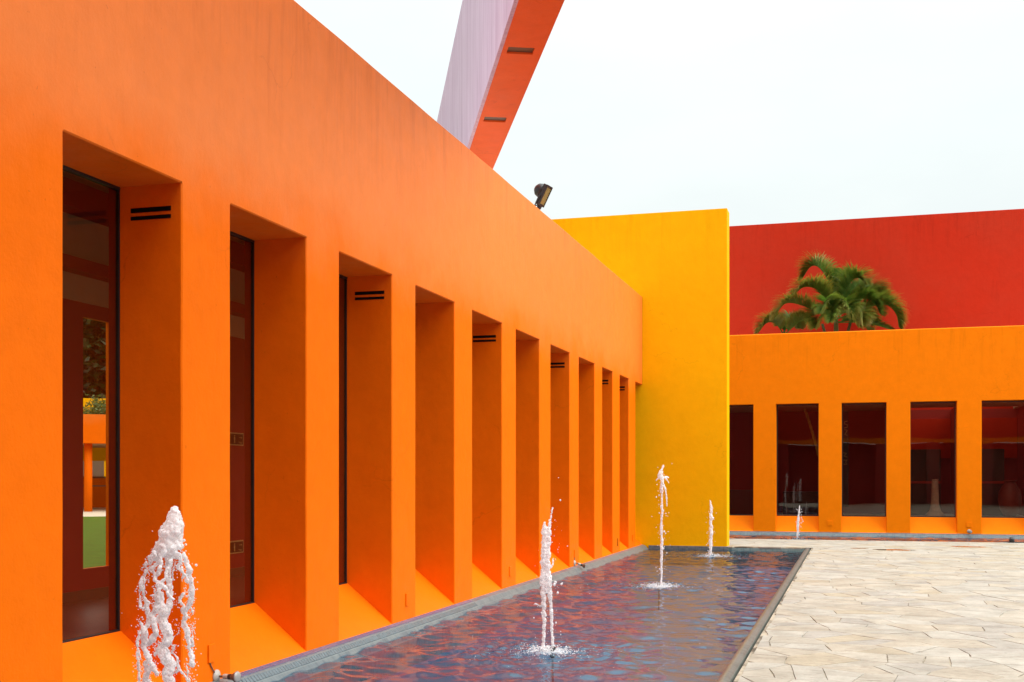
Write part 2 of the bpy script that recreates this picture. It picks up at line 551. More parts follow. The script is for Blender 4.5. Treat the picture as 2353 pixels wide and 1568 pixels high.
# ------------------------------------------------------------------ mesh helpers
class MB:
    def __init__(self):
        self.v, self.f = [], []

    def add(self, vs, fs):
        o = len(self.v)
        self.v += [tuple(q) for q in vs]
        self.f += [tuple(i + o for i in q) for q in fs]
        return self

    def box(self, x0, x1, y0, y1, z0, z1):
        vs = [(x, y, z) for z in (z0, z1) for y in (y0, y1) for x in (x0, x1)]
        return self.add(vs, [(0, 2, 3, 1), (4, 5, 7, 6), (0, 1, 5, 4), (2, 6, 7, 3), (0, 4, 6, 2), (1, 3, 7, 5)])

    def prism(self, poly, a0, a1, axis='y'):
        """extrude a 2D polygon: axis y -> (x,z), axis x -> (y,z), axis z -> (x,y)"""
        n = len(poly)

        def P(p, a):
            return {'y': (p[0], a, p[1]), 'x': (a, p[0], p[1]), 'z': (p[0], p[1], a)}[axis]
        vs = [P(p, a0) for p in poly] + [P(p, a1) for p in poly]
        fs = [tuple(range(n)), tuple(range(2 * n - 1, n - 1, -1))]
        fs += [(i, i + n, (i + 1) % n + n, (i + 1) % n) for i in range(n)]
        return self.add(vs, fs)

    def tube(self, pts, radii, n=8, cap=True):
        pts = [Vector(p) for p in pts]
        if not hasattr(radii, '__len__'):
            radii = [radii] * len(pts)
        vs, fs = [], []
        prev = None
        for i, p in enumerate(pts):
            t = (pts[min(i + 1, len(pts) - 1)] - pts[max(i - 1, 0)]).normalized()
            ref = prev if prev is not None else (Vector((1, 0, 0)) if abs(t.z) > 0.9 else Vector((0, 0, 1)))
            a = (ref - t * ref.dot(t)).normalized()
            b = t.cross(a)
            prev = a
            for k in range(n):
                q = 2 * math.pi * k / n
                vs.append(p + (a * math.cos(q) + b * math.sin(q)) * radii[i])
        for i in range(len(pts) - 1):
            for k in range(n):
                fs.append((i * n + k, i * n + (k + 1) % n, (i + 1) * n + (k + 1) % n, (i + 1) * n + k))
        if cap:
            fs.append(tuple(range(n - 1, -1, -1)))
            fs.append(tuple(range((len(pts) - 1) * n, len(pts) * n)))
        return self.add(vs, fs)

    def lathe(self, prof, origin, axis=(0, 0, 1), n=20):
        """prof: list of (r, h) along axis"""
        ax = Vector(axis).normalized()
        ref = Vector((1, 0, 0)) if abs(ax.z) > 0.9 else Vector((0, 0, 1))
        a = (ref - ax * ref.dot(ax)).normalized()
        b = ax.cross(a)
        o = Vector(origin)
        vs, fs = [], []
        for r, h in prof:
            for k in range(n):
                q = 2 * math.pi * k / n
                vs.append(o + ax * h + (a * math.cos(q) + b * math.sin(q)) * max(r, 1e-4))
        for i in range(len(prof) - 1):
            for k in range(n):
                fs.append((i * n + k, i * n + (k + 1) % n, (i + 1) * n + (k + 1) % n, (i + 1) * n + k))
        fs.append(tuple(range(n - 1, -1, -1)))
        fs.append(tuple(range((len(prof) - 1) * n, len(prof) * n)))
        return self.add(vs, fs)

    def build(self, name, mat, parent=None, bevel=0.0, smooth=False, kind=None, fixn=True):
        me = bpy.data.meshes.new(name)
        me.from_pydata(self.v, [], self.f)
        bm = bmesh.new()
        bm.from_mesh(me)
        if fixn:
            bmesh.ops.recalc_face_normals(bm, faces=bm.faces)
        if bevel:
            bmesh.ops.bevel(bm, geom=list(bm.edges), offset=bevel, segments=2, profile=0.6, affect='EDGES')
        bm.to_mesh(me)
        bm.free()
        if smooth:
            me.polygons.foreach_set('use_smooth', [True] * len(me.polygons))
        me.materials.append(MATS[mat])
        return link(name, me, parent, kind)


def link(name, me, parent=None, kind=None):
    o = bpy.data.objects.new(name, me)
    COL.objects.link(o)
    if parent:
        o.parent = parent
        o.matrix_parent_inverse = Matrix.Translation(-parent.location) if parent.type == 'EMPTY' and parent.rotation_euler.z == 0 and parent.parent is None else Matrix()
    if kind:
        o['kind'] = kind
    return o


def tag(o, label=None, cat=None, group=None, kind=None):
    if label:
        o['label'] = label
    if cat:
        o['category'] = cat
    if group:
        o['group'] = group
    if kind:
        o['kind'] = kind
    return o


def thing(name, label, cat, loc=(0, 0, 0), group=None):
    o = bpy.data.objects.new(name, None)
    o.empty_display_size = 0.2
    COL.objects.link(o)
    o.location = loc
    return tag(o, label, cat, group)


def struct(name, mb, mat, **kw):
    return tag(mb.build(name, mat, **kw), kind='structure')


# ------------------------------------------------------------------ ground and terrain
struct('ground', MB().box(-3000, 3000, -3000, 3000, -1.6, -0.62), 'ground_earth')

WX = -4.78            # face of the long orange wall
POOL_R = -0.93        # outer edge of the pool rim
POOL_F = 27.30        # far edge of the long pool
WATER = -0.09
BACK = 34.9           # face of the back building
BP0 = 30.8            # near edge of the back pool

# plaza slab: L-shape around the long pool
pl = MB()
pl.box(-0.905, 34, -16, BP0, -0.62, -0.009)
pl.box(-16, -0.905, POOL_F + 0.03, BP0, -0.62, -0.0095)
plaza = struct('plaza', pl, 'plaza_joint')

# ------------------------------------------------------------------ crazy paving
def clip(poly, nx, ny, d):
    res = []
    m = len(poly)
    for i in range(m):
        a, b = poly[i], poly[(i + 1) % m]
        da = a[0] * nx + a[1] * ny - d
        db = b[0] * nx + b[1] * ny - d
        if da <= 0:
            res.append(a)
        if (da < 0 < db) or (db < 0 < da):
            s = da / (da - db)
            res.append((a[0] + (b[0] - a[0]) * s, a[1] + (b[1] - a[1]) * s))
    return res


def paving():
    rng = random.Random(21)
    x0, x1, y0, y1 = -6.5, 8.5, 4.0, BP0
    cell = 0.45
    nx, ny = int((x1 - x0) / cell), int((y1 - y0) / cell)
    grid = {}
    for i in range(-1, nx + 2):
        for j in range(-1, ny + 2):
            px = x0 + (i + 0.5 + rng.uniform(-0.48, 0.48)) * cell
            py = y0 + (j + 0.5 + rng.uniform(-0.48, 0.48)) * cell
            pts = [(px, py)]
            if rng.random() < 0.28:
                pts.append((px + rng.uniform(-0.22, 0.22), py + rng.uniform(-0.22, 0.22)))
            if rng.random() < 0.10:
                pts = []
            grid[(i, j)] = pts
    stones = []
    for (i, j), pts in grid.items():
        for k, (px, py) in enumerate(pts):
            if py < POOL_F + 0.02 and px < -1.7:
                continue
            if px < -6.5 or px > x1 or py < y0 or py > y1 + 0.2:
                continue
            poly = [(px - 1.3, py - 1.3), (px + 1.3, py - 1.3), (px + 1.3, py + 1.3), (px - 1.3, py + 1.3)]
            for di in range(-3, 4):
                for dj in range(-3, 4):
                    for k2, (qx, qy) in enumerate(grid.get((i + di, j + dj), [])):
                        if (di, dj, k2) == (0, 0, k):
                            continue
                        nxx, nyy = qx - px, qy - py
                        L = math.hypot(nxx, nyy)
                        nxx, nyy = nxx / L, nyy / L
                        gap = 0.0014
                        poly = clip(poly, nxx, nyy, nxx * (px + qx) / 2 + nyy * (py + qy) / 2 - gap)
                        if len(poly) < 3:
                            break
            if len(poly) < 3:
                continue
            if py < POOL_F + 0.02:
                poly = clip(poly, -1, 0, 0.875 + rng.uniform(-0.012, 0.012))
            else:
                poly = clip(poly, 0, -1, -(POOL_F + 0.0 + rng.uniform(-0.012, 0.012)))
            poly = clip(poly, 0, 1, y1 + rng.uniform(-0.01, 0.012))
            if px < -2.75 and len(poly) > 2:
                poly = clip(poly, 0, -1, -(POOL_F + 0.56))
            if len(poly) < 3:
                continue
            ar = 0.5 * abs(sum(poly[q][0] * poly[(q + 1) % len(poly)][1] - poly[(q + 1) % len(poly)][0] * poly[q][1] for q in range(len(poly))))
            if ar < 0.012:
                continue
            # roughen the edges
            rp = []
            m = len(poly)
            for q in range(m):
                a, b = poly[q], poly[(q + 1) % m]
                L = math.hypot(b[0] - a[0], b[1] - a[1])
                if L < 0.03:
                    rp.append(a)
                    continue
                rp.append(a)
                ns = 2 if L > 0.3 else 1
                for w in range(1, ns + 1):
                    s = w / (ns + 1)
                    off = rng.uniform(-0.002, 0.008)
                    nx_, ny_ = -(b[1] - a[1]) / L, (b[0] - a[0]) / L
                    rp.append((a[0] + (b[0] - a[0]) * s + nx_ * off, a[1] + (b[1] - a[1]) * s + ny_ * off))
            t = rng.random()
            base = [(0.42, 0.385, 0.318), (0.415, 0.37, 0.295), (0.43, 0.405, 0.348), (0.41, 0.355, 0.262), (0.375, 0.35, 0.305)][rng.choices(range(5), (5, 4, 4, 1, 2))[0]]
            kk = rng.uniform(0.94, 1.06)
            stones.append((rp, rng.uniform(-0.002, 0.0025), tuple(c * kk * 0.835 for c in base), math.hypot(px, py)))
    return stones


def stone_geo(rp, dz):
    cx = sum(p[0] for p in rp) / len(rp)
    cy = sum(p[1] for p in rp) / len(rp)
    n = len(rp)
    R = max(math.hypot(p[0] - cx, p[1] - cy) for p in rp)
    k = 1 - 0.006 / max(R, 0.1)
    top = [((p[0] - cx) * k, (p[1] - cy) * k, dz) for p in rp]
    mid = [(p[0] - cx, p[1] - cy, dz - 0.004) for p in rp]
    bot = [(p[0] - cx, p[1] - cy, -0.03) for p in rp]
    fs = [tuple(range(n))]
    for r in range(2):
        for i in range(n):
            fs.append((r * n + i, (r + 1) * n + i, (r + 1) * n + (i + 1) % n, r * n + (i + 1) % n))
    return (cx, cy), top + mid + bot, fs


stones = sorted(paving(), key=lambda s: s[3])


def in_view(rp):
    for p in rp:
        d = -math.sin(YAW) * p[0] + math.cos(YAW) * p[1]
        l = math.cos(YAW) * p[0] + math.sin(YAW) * p[1]
        if d > 0.5 and CX + FPX * l / d < 2420 and HY + FPX * EYE / d < 1640:
            return True
    return False


vis = [s for s in stones if in_view(s[0])]
near = vis[:300]
near_ids = set(id(s) for s in near)
rest_v, rest_f, rest_c = [], [], []
for s in stones:
    (cx, cy), vv, ff = stone_geo(s[0], s[1])
    if id(s) in near_ids:
        me = bpy.data.meshes.new('stone')
        me.from_pydata(vv, [], ff)
        me.materials.append(MATS['flagstone'])
        ca = me.color_attributes.new('tint', 'FLOAT_COLOR', 'CORNER')
        ca.data.foreach_set('color', list(s[2] + (1.0,)) * len(me.loops))
        o = link('stone', me)
        o.location = (cx, cy, 0)
        o.parent = plaza
    else:
        o0 = len(rest_v)
        rest_v += [(a + cx, b + cy, c) for a, b, c in vv]
        rest_f += [tuple(i + o0 for i in q) for q in ff]
        rest_c += [(len(q), s[2]) for q in ff]
me = bpy.data.meshes.new('far_stones')
me.from_pydata(rest_v, [], rest_f)
me.materials.append(MATS['flagstone'])
ca = me.color_attributes.new('tint', 'FLOAT_COLOR', 'CORNER')
cc = []
for n_, c in rest_c:
    cc += list(c + (1.0,)) * n_
ca.data.foreach_set('color', cc)
o = link('far_stones', me, None, 'stuff')
o.parent = plaza

# ------------------------------------------------------------------ pools
def pool_left_profile():
    return [(WX + 0.002, -0.5), (WX + 0.002, 0.014), (WX + 0.072, -0.006), (WX + 0.085, -0.014),
            (WX + 0.13, -0.062), (WX + 0.165, -0.10), (WX + 0.185, -0.16), (WX + 0.185, -0.5)]


pool = struct('long_pool', MB().box(WX - 0.3, POOL_R, -8.0, POOL_F + 0.2, -0.61, -0.45), 'pool_floor_tile')
MB().prism(pool_left_profile(), -8, POOL_F - 0.05, 'y').build('coping', 'coping_mosaic', pool)
MB().box(-4.62, -2.775, POOL_F - 0.055, POOL_F - 0.003, -0.45, -0.004).build('end_coping', 'coping_mosaic', pool, bevel=0.008)
MB().box(-2.77, POOL_R + 0.02, POOL_F + 0.006, POOL_F + 0.028, -0.45, -0.032).build('end_wall', 'teal_mosaic', pool)
rp_ = [(-1.055, -0.45), (-1.055, -0.075)]
for k in range(7):
    a = math.pi * (1 - k / 6)
    rp_.append((-0.995 + 0.06 * math.cos(a), -0.058 + 0.05 * math.sin(a)))
rp_ += [(-0.935, -0.075), (-0.935, -0.45)]
rim = MB()
ys = np.linspace(-8, POOL_F + 0.0, 140)
for i in range(len(ys) - 1):
    pass
n = len(rp_)
rv, rf = [], []
for i, y in enumerate(ys):
    wob = 0.004 * noise.noise(Vector((0, y * 1.7, 3))) + 0.003 * noise.noise(Vector((5, y * 5, 3)))
    rv += [(p[0] + wob, y, p[1] + (wob if p[1] > -0.4 else 0)) for p in rp_]
for i in range(len(ys) - 1):
    for k in range(n - 1):
        rf.append((i * n + k, i * n + k + 1, (i + 1) * n + k + 1, (i + 1) * n + k))
rf += [tuple(range(n)), tuple(range((len(ys) - 1) * n, len(ys) * n))]
rim.add(rv, rf)
rim.build('overflow_rim', 'rim_mosaic', pool, smooth=True)
MB().box(-0.934, -0.906, -8, POOL_F + 0.0, -0.45, -0.13).build('overflow_channel', 'gap_dark', pool)

# nearest mosaic tiles of the coping, one by one
tile_m = {}
for row, (mat_, cxz, ang, wid) in enumerate([('tile_purple', (WX + 0.038, 0.0055), math.atan2(-0.02, 0.07), 0.062),
                                             ('tile_grey', (WX + 0.1085, -0.0365), math.atan2(-0.048, 0.045), 0.056)]):
    b = MB()
    hw, hl = wid / 2, 0.0238
    b.add([(-hw, -hl, -0.003), (hw, -hl, -0.003), (hw, hl, -0.003), (-hw, hl, -0.003),
           (-hw + .003, -hl + .003, 0.003), (hw - .003, -hl + .003, 0.003), (hw - .003, hl - .003, 0.003), (-hw + .003, hl - .003, 0.003)],
          [(0, 3, 2, 1), (4, 5, 6, 7), (0, 1, 5, 4), (1, 2, 6, 5), (2, 3, 7, 6), (3, 0, 4, 7)])
    first = None
    for k in range(120):
        y = 8.35 + 0.05 * k
        if first is None:
            t_ = b.build('tile', mat_, pool)
            first = t_
        else:
            t_ = first.copy()
            COL.objects.link(t_)
            t_.parent = pool
        t_.location = (cxz[0], y, cxz[1] + random.uniform(-0.0006, 0.0006))
        t_.rotation_euler = (random.uniform(-0.02, 0.02), -ang + random.uniform(-0.02, 0.02), 0)

bpool = struct('back_pool', MB().box(-16, 34, BP0 + 0.0, BACK + 0.3, -0.61, -0.45), 'pool_floor_tile')
cp2 = [(BACK - 0.002 - (p[0] - WX - 0.002), p[1]) for p in pool_left_profile()]
MB().prism(cp2, -16, 34, 'x').build('coping', 'coping_mosaic', bpool)
MB().box(-16, 34, BP0 + 0.004, BP0 + 0.02, -0.45, -0.032).build('near_wall', 'teal_mosaic', bpool)

JX = -2.88
JETS = {'a': (JX, 4.46), 'b': (JX, 10.93), 'c': (JX, 17.93), 'd': (JX, 25.09)}
bj = at_depth(1835, 1240, 31.9)
JETS['e'] = (bj.x, bj.y)


def water_mesh(name, x0, x1, y0, y1, step, seed, jets, amp=1.0):
    rng = np.random.RandomState(seed)
    xs = np.linspace(x0, x1, int((x1 - x0) / step) + 1)
    yv = np.linspace(y0, y1, int((y1 - y0) / step) + 1)
    X, Y = np.meshgrid(xs, yv)
    Z = np.zeros_like(X)
    for k in range(46):
        lam = 0.17 * (5.0 ** rng.rand())
        th = rng.uniform(0, 2 * np.pi)
        a = 0.0072 * lam ** 0.9 * rng.uniform(0.5, 1.0)
        kx, ky = 2 * np.pi / lam * np.cos(th), 2 * np.pi / lam * np.sin(th)
        mod = 0.65 + 0.35 * np.sin(X * rng.uniform(.4, 1.4) + Y * rng.uniform(.4, 1.4) + rng.uniform(0, 6))
        Z += a * mod * np.sin(kx * X + ky * Y + rng.uniform(0, 6.28))
    for (jx, jy, s) in jets:
        r = np.hypot(X - jx, Y - jy)
        an = np.arctan2(Y - jy, X - jx)
        m = 0.7 + 0.3 * np.sin(3 * an + rng.uniform(0, 6)) * np.cos(5 * an + 1)
        Z += s * 0.0095 * np.exp(-r / 0.62) * np.sin(2 * np.pi * r / 0.145 + 0.8 * np.sin(4 * an)) * m
        g = np.exp(-(r / 0.85) ** 2)
        for k in range(14):
            lam = rng.uniform(0.09, 0.2)
            th = rng.uniform(0, 6.28)
            Z += s * g * 0.0036 * np.sin(2 * np.pi / lam * (np.cos(th) * X + np.sin(th) * Y) + rng.uniform(0, 6))
    Z = Z * amp + WATER
    nx_, ny_ = len(xs), len(yv)
    co = np.stack([X, Y, Z], -1).reshape(-1, 3)
    idx = np.arange(nx_ * ny_).reshape(ny_, nx_)
    q = np.stack([idx[:-1, :-1], idx[:-1, 1:], idx[1:, 1:], idx[1:, :-1]], -1).reshape(-1, 4)
    me = bpy.data.meshes.new(name)
    me.vertices.add(len(co))
    me.vertices.foreach_set('co', co.ravel())
    me.loops.add(q.size)
    me.loops.foreach_set('vertex_index', q.ravel())
    me.polygons.add(len(q))
    me.polygons.foreach_set('loop_start', np.arange(0, q.size, 4))
    me.polygons.foreach_set('use_smooth', np.ones(len(q), bool))
    me.update()
    me.validate()
    me.materials.append(MATS['pool_water'])
    return link(name, me, None, 'structure')


water_mesh('pool_water', WX + 0.15, -1.05, 1.0, POOL_F - 0.02, 0.028, 3, [(x, y, 1.0) for x, y in list(JETS.values())[:4]])
water_mesh('back_pool_water', -8.0, 9.0, BP0 + 0.01, BACK - 0.14, 0.05, 5, [(JETS['e'][0], JETS['e'][1], 0.8)])

# ------------------------------------------------------------------ long orange building on the left
TOPZ, OPZ, GLZ = 5.87, 3.785, 0.44
GX = -5.32
left = thing('long_building', 'long orange stucco building with deep window bays beside the pool', 'building', (WX - 1.2, 16, 0))
bays = [(6.265 + 2.056 * k, 6.265 + 2.056 * k + 1.352) for k in range(-3, 8)]
bays += [(22.72, 23.77), (24.52, 25.58), (26.385, POOL_F - 0.01)]
piers = []
py0 = bays[0][0] - 1.6
piers.append((py0, bays[0][0]))
for a, b in zip(bays[:-1], bays[1:]):
    piers.append((a[1], b[0]))


def pier_mesh(w0, w1, c=0.010):
    """pier with chamfered front arrises, front towards +x"""
    b = MB()
    poly = [(WX, w0 + c), (WX, w1 - c), (WX - c, w1), (-5.345, w1), (-5.345, w0), (WX - c, w0)]
    rows = [0.0] + [i * 0.35 for i in range(1, 11)] + [OPZ]
    n = 6
    vs = []
    for z in rows:
        for j, (x, y) in enumerate(poly):
            wob = 0.0025 * noise.noise(Vector((x * 3, y * 9, z * 2.1))) if 0 < z < OPZ and j in (0, 1, 2, 5) else 0
            vs.append((x + 0.5 * wob, y + wob, z))
    fs = [tuple(range(n - 1, -1, -1)), tuple(range((len(rows) - 1) * n, len(rows) * n))]
    for i in range(len(rows) - 1):
        for k in range(n):
            fs.append((i * n + k, i * n + (k + 1) % n, (i + 1) * n + (k + 1) % n, (i + 1) * n + k))
    return b.add(vs, fs)


vent_bays = {0, 2, 4, 6, 8, 9}
plates = {0: 7.98, 2: 12.12, 4: 16.19, 6: 20.28, 8: 24.28, 9: 26.0}
pier_objs = []
for (a, b) in piers:
    pier_objs.append(pier_mesh(a, b).build('pier', 'orange_stucco', left))
    MB().box(-5.41, -5.346, a, b, 0.40, OPZ).build('inner_reveal', 'maroon_wall', pier_objs[-1])
# vents (two dark slots in the jamb that faces the camera) and cover plates
for k in range(-3, 11):
    if k + 4 >= len(pier_objs):
        continue
    po = pier_objs[k + 4]
    yj = piers[k + 4][0]
    if k in vent_bays:
        for (z0, z1) in ((3.585, 3.620), (3.530, 3.558)):
            MB().box(-5.215, -4.872, yj - 0.004, yj + 0.02, z0, z1).build('vent_slot', 'vent_black', po)
    if k in plates:
        y = plates[k]
        if k == 8:
            MB().box(WX - 0.01, WX + 0.003, y - 0.03, y + 0.03, 0.15, 0.31).build('open_box', 'vent_black', po)
        MB().box(WX - 0.005, WX + 0.014, y - 0.005, y + 0.085, 0.165, 0.305).build('cover_plate', 'orange_stucco', po, bevel=0.003)

# parapet and lintel over the openings: chamfered arris only over the openings
lb = MB()
segs = []
for i, (a, b) in enumerate(piers):
    segs.append((a, b, 0.0))
    segs.append((bays[i][0], bays[i][1], 0.010))
for (a, b, c) in segs:
    nn = max(1, int((b - a) / 0.34))
    for k in range(nn):
        ya, yb = a + (b - a) * k / nn, a + (b - a) * (k + 1) / nn

        def wz(y):
            return 0.006 * noise.noise(Vector((0, y * 0.8, 7))) + 0.004 * noise.noise(Vector((0, y * 4, 9)))
        vs = []
        for y in (ya, yb):
            t_ = TOPZ + wz(y)
            vs += [(WX - c, y, OPZ), (WX, y, OPZ + c), (WX, y, t_ - 0.02), (WX - 0.02, y, t_), (-5.08, y, t_), (-5.08, y, OPZ)]
        fs = [(i, i + 1, i + 7, i + 6) for i in range(5)]
        fs.append((5, 0, 6, 11))
        if k == 0 and a == piers[0][0]:
            fs.append((0, 1, 2, 3, 4, 5))
        lb.add(vs, fs)
lb.build('parapet', 'orange_stucco', left, fixn=True)
MB().box(-5.41, -5.081, py0, POOL_F - 0.01, OPZ + 0.001, 5.3).build('upper_wall', 'orange_stucco', left)
MB().box(-7.5, -5.09, py0, POOL_F - 0.01, 5.301, 5.42).build('roof', 'roof_screed', left)
MB().box(-5.41, WX - 0.002, py0, POOL_F - 0.01, -0.6, -0.003).build('foundation', 'orange_stucco', left)

for i, (a, b) in enumerate(bays):
    # sloping sill
    MB().prism([(WX + 0.0, 0.002), (WX, 0.012), (GX + 0.02, GLZ), (-5.41, GLZ), (-5.41, 0.002)], a + 0.001, b - 0.001, 'y').build('sill', 'orange_stucco', left)
    fw = 0.013
    wf = MB()
    wf.box(GX - 0.02, GX + 0.010, a + 0.001, a + fw, GLZ, OPZ - 0.002)
    wf.box(GX - 0.02, GX + 0.010, b - fw, b - 0.001, GLZ, OPZ - 0.002)
    wf.box(GX - 0.029, GX + 0.019, a + fw, b - fw, OPZ - 0.022, OPZ - 0.002)
    wf.box(GX - 0.029, GX + 0.019, a + fw, b - fw, GLZ + 0.001, GLZ + 0.012)
    w = wf.build('window', 'dark_frame', left)
    MB().box(GX - 0.008, GX - 0.002, a + fw, b - fw, GLZ + 0.012, OPZ - 0.022).build('pane', 'tinted_glass', w)

# corridor behind the windows
RX = -7.2
slots = [(9.732, 10.183), (13.84, 14.29), (17.95, 18.40), (22.06, 22.51), (5.62, 6.07)]  # first slot is seen; the others are unseen, added to let light in
slots.sort()
iw, ow = MB(), MB()
ya = py0
edges = slots + [(POOL_F - 0.01, None)]
for (s0, s1) in edges:
    iw.box(RX - 0.02, RX, ya, s0, 0.40, 3.30)
    ow.box(RX - 0.066, RX - 0.0205, ya, s0, -0.6, 5.3)
    if s1:
        iw.box(RX - 0.02, RX, s0, s1, 0.40, 0.705)
        iw.box(RX - 0.02, RX, s0, s1, 3.164, 3.30)
        ow.box(RX - 0.066, RX - 0.0205, s0, s1, -0.6, 0.704)
        ow.box(RX - 0.066, RX - 0.0205, s0, s1, 3.165, 5.3)
        ya = s1
iw.build('interior_wall', 'maroon_wall', left)
ow.build('garden_wall', 'orange_stucco', left)
MB().box(RX - 0.02, RX, py0, POOL_F - 0.01, 3.301, 4.6).build('frieze', 'beige_paint', left)
MB().box(RX - 0.0, RX + 0.16, py0, POOL_F - 0.01, 3.56, 3.68).build('ledge', 'maroon_wall', left)
MB().box(RX - 0.0, RX + 0.22, py0, POOL_F - 0.01, 4.12, 4.37).build('ceiling_beam', 'maroon_wall', left)
MB().box(RX - 0.0, -5.411, py0, POOL_F - 0.01, 4.601, 4.75).build('ceiling', 'beige_paint', left)
MB().box(RX - 0.0, -5.411, py0, POOL_F - 0.01, 0.1, 0.399).build('floor', 'wood_floor', left)
MB().box(RX + 0.0005, RX + 0.02, py0, POOL_F - 0.01, 0.3995, 0.50).build('skirting', 'skirting_brown', left)
MB().box(-7.46, -5.0, py0 - 0.2, py0 - 0.001, -0.6, 5.3).build('end_wall', 'orange_stucco', left)

# rest-room signs on the corridor wall
def wall_sign(z0, z1, label):
    s = thing('wall_sign', label, 'sign', (RX, 12.64, z0))
    y0, y1 = 12.44, 12.825
    MB().box(RX + 0.0005, RX + 0.012, y0, y1, z0, z1).build('frame', 'sign_gold', s)
    MB().box(RX + 0.0125, RX + 0.016, y0 + 0.02, y1 - 0.02, z0 + 0.015, z1 - 0.015).build('panel', 'sign_black', s)
    g = MB()
    xx0, xx1 = RX + 0.0163, RX + 0.018
    cy, cz = 12.60, (z0 + z1) / 2
    g.lathe([(0.010, 0), (0.010, 0.0015)], (xx0, cy, cz + 0.038), (1, 0, 0), 10)
    g.box(xx0, xx1, cy - 0.014, cy + 0.014, cz - 0.012, cz + 0.024)
    g.box(xx0, xx1, cy - 0.011, cy - 0.002, cz - 0.05, cz - 0.0125)
    g.box(xx0, xx1, cy + 0.002, cy + 0.011, cz - 0.05, cz - 0.0125)
    g.build('figure', 'sign_gold', s)
    g = MB()
    g.box(xx0, xx1, 12.71, 12.775, cz + 0.018, cz + 0.024)
    g.add([(xx0, 12.755, cz + 0.036), (xx0, 12.78, cz + 0.021), (xx0, 12.755, cz + 0.006)], [(0, 1, 2)])
    g.build('arrow', 'sign_gold', s)
    g = MB()
    g.box(xx0, xx1, 12.69, 12.775, cz - 0.038, cz - 0.033)
    g.box(xx0, xx1, 12.72, 12.775, cz - 0.050, cz - 0.045)
    g.build('lettering', 'sign_gold', s)


wall_sign(1.985, 2.14, 'upper small black sign with gold border inside the corridor behind the window')
wall_sign(0.675, 0.83, 'lower small black sign with gold border near the corridor floor')

# ------------------------------------------------------------------ yellow wall
yel = MB()
yv, zt = POOL_F, 7.83
yel.box(-12, -2.80, yv, yv + 0.52, -0.6, zt)
yo = yel.build('yellow_wall', 'yellow_stucco', None, bevel=0.012)
MB().box(-11.99, -2.815, yv + 0.5202, yv + 0.527, -0.5, zt - 0.015).build('reflection_skin', 'maroon_wall', yo)  # unseen maroon skin, added so the far window reflects dark red
tag(yo, 'tall freestanding yellow stucco wall at the end of the pool', 'wall')

# ------------------------------------------------------------------ back building
back = thing('back_building', 'orange stucco building with five window bays behind the plaza', 'building', (0, BACK + 2, 0))
bb = [(-8.15, -6.92), (-6.0, -4.75), (-4.04, -2.818), (-2.168, -0.961), (-0.319, 0.911), (1.557, 2.794), (3.442, 4.68), (5.33, 6.56), (7.2, 8.43)]
BTOP = 5.80
BOP = 3.745
bx0, bx1 = -14.0, 14.0
bp = []
prev = bx0
for (a, b) in bb:
    bp.append((prev, a))
    prev = b
bp.append((prev, bx1))
bpo = []
for (a, b) in bp:
    c = 0.010
    m = MB().prism([(a + c, BACK), (b - c, BACK), (b, BACK + c), (b, BACK + 0.66), (a, BACK + 0.66), (a, BACK + c)], 0.0, BOP, 'z')
    bpo.append(m.build('pier', 'orange_wing', back))
pb = MB()
pb.prism([(BACK, BOP), (BACK, BTOP - 0.02), (BACK + 0.02, BTOP), (BACK + 0.35, BTOP), (BACK + 0.35, BOP)], bx0, bx1, 'x')
pb.build('parapet', 'orange_wing', back)
MB().box(bx0, bx1, BACK + 0.351, BACK + 0.66, BOP + 0.001, 4.8).build('upper_wall', 'orange_wing', back)
MB().box(bx0, bx1, BACK + 0.002, BACK + 0.66, -0.6, -0.003).build('foundation', 'orange_wing', back)
BG = BACK + 0.40
for (a, b) in bb:
    MB().prism([(BACK, 0.002), (BACK, 0.012), (BG - 0.03, 0.46), (BACK + 0.66, 0.46), (BACK + 0.66, 0.002)], a + 0.001, b - 0.001, 'x').build('sill', 'orange_wing', back)
    w = MB()
    w.box(a + 0.001, a + 0.03, BG - 0.02, BG + 0.03, 0.461, BOP - 0.002)
    w.box(b - 0.03, b - 0.001, BG - 0.02, BG + 0.03, 0.461, BOP - 0.002)
    w.box(a + 0.03, b - 0.03, BG - 0.019, BG + 0.029, BOP - 0.03, BOP - 0.002)
    w.box(a + 0.03, b - 0.03, BG - 0.019, BG + 0.029, 0.461, 0.49)
    w = w.build('window', 'dark_frame', back)
    MB().box(a + 0.03, b - 0.03, BG + 0.0, BG + 0.006, 0.49, BOP - 0.03).build('pane', 'tinted_glass', w)
IY0, IY1 = BACK + 0.661, 39.4
MB().box(bx0, bx1, IY0, IY1, 0.2, 0.44).build('floor', 'garden_paving', back)
ck_ = MB().box(bx0, 1.4, IY0, IY1, 3.744, 4.0).box(1.4, 4.8, IY0, 38.1, 3.744, 4.0).box(4.8, bx1, IY0, IY1, 3.744, 4.0)
ck_.build('ceiling', 'beige_paint', back)
MB().box(bx0, bx1, IY1 - 0.10, IY1, 0.441, 3.742).build('interior_wall', 'maroon_wall', back)
MB().box(bx0, 1.4, IY0, IY1, 4.80, 4.95).box(1.4, 4.8, IY0, 38.1, 4.80, 4.95).box(4.8, bx1, IY0, IY1, 4.80, 4.95).build('roof_terrace', 'roof_screed', back)
MB().box(1.32, 1.399, 38.1, IY1, 4.001, 4.799).box(4.801, 4.88, 38.1, IY1, 4.001, 4.799).box(1.32, 4.88, 38.02, 38.099, 4.001, 4.799).build('skylight_shaft', 'beige_paint', back)
MB().box(1.34, 2.96, IY1 - 0.16, IY1 - 0.102, 2.2, 3.45).build('red_panel', 'red_stucco', back)
MB().box(3.14, 4.9, IY1 - 0.16, IY1 - 0.102, 2.2, 3.45).build('red_panel', 'red_stucco', back)
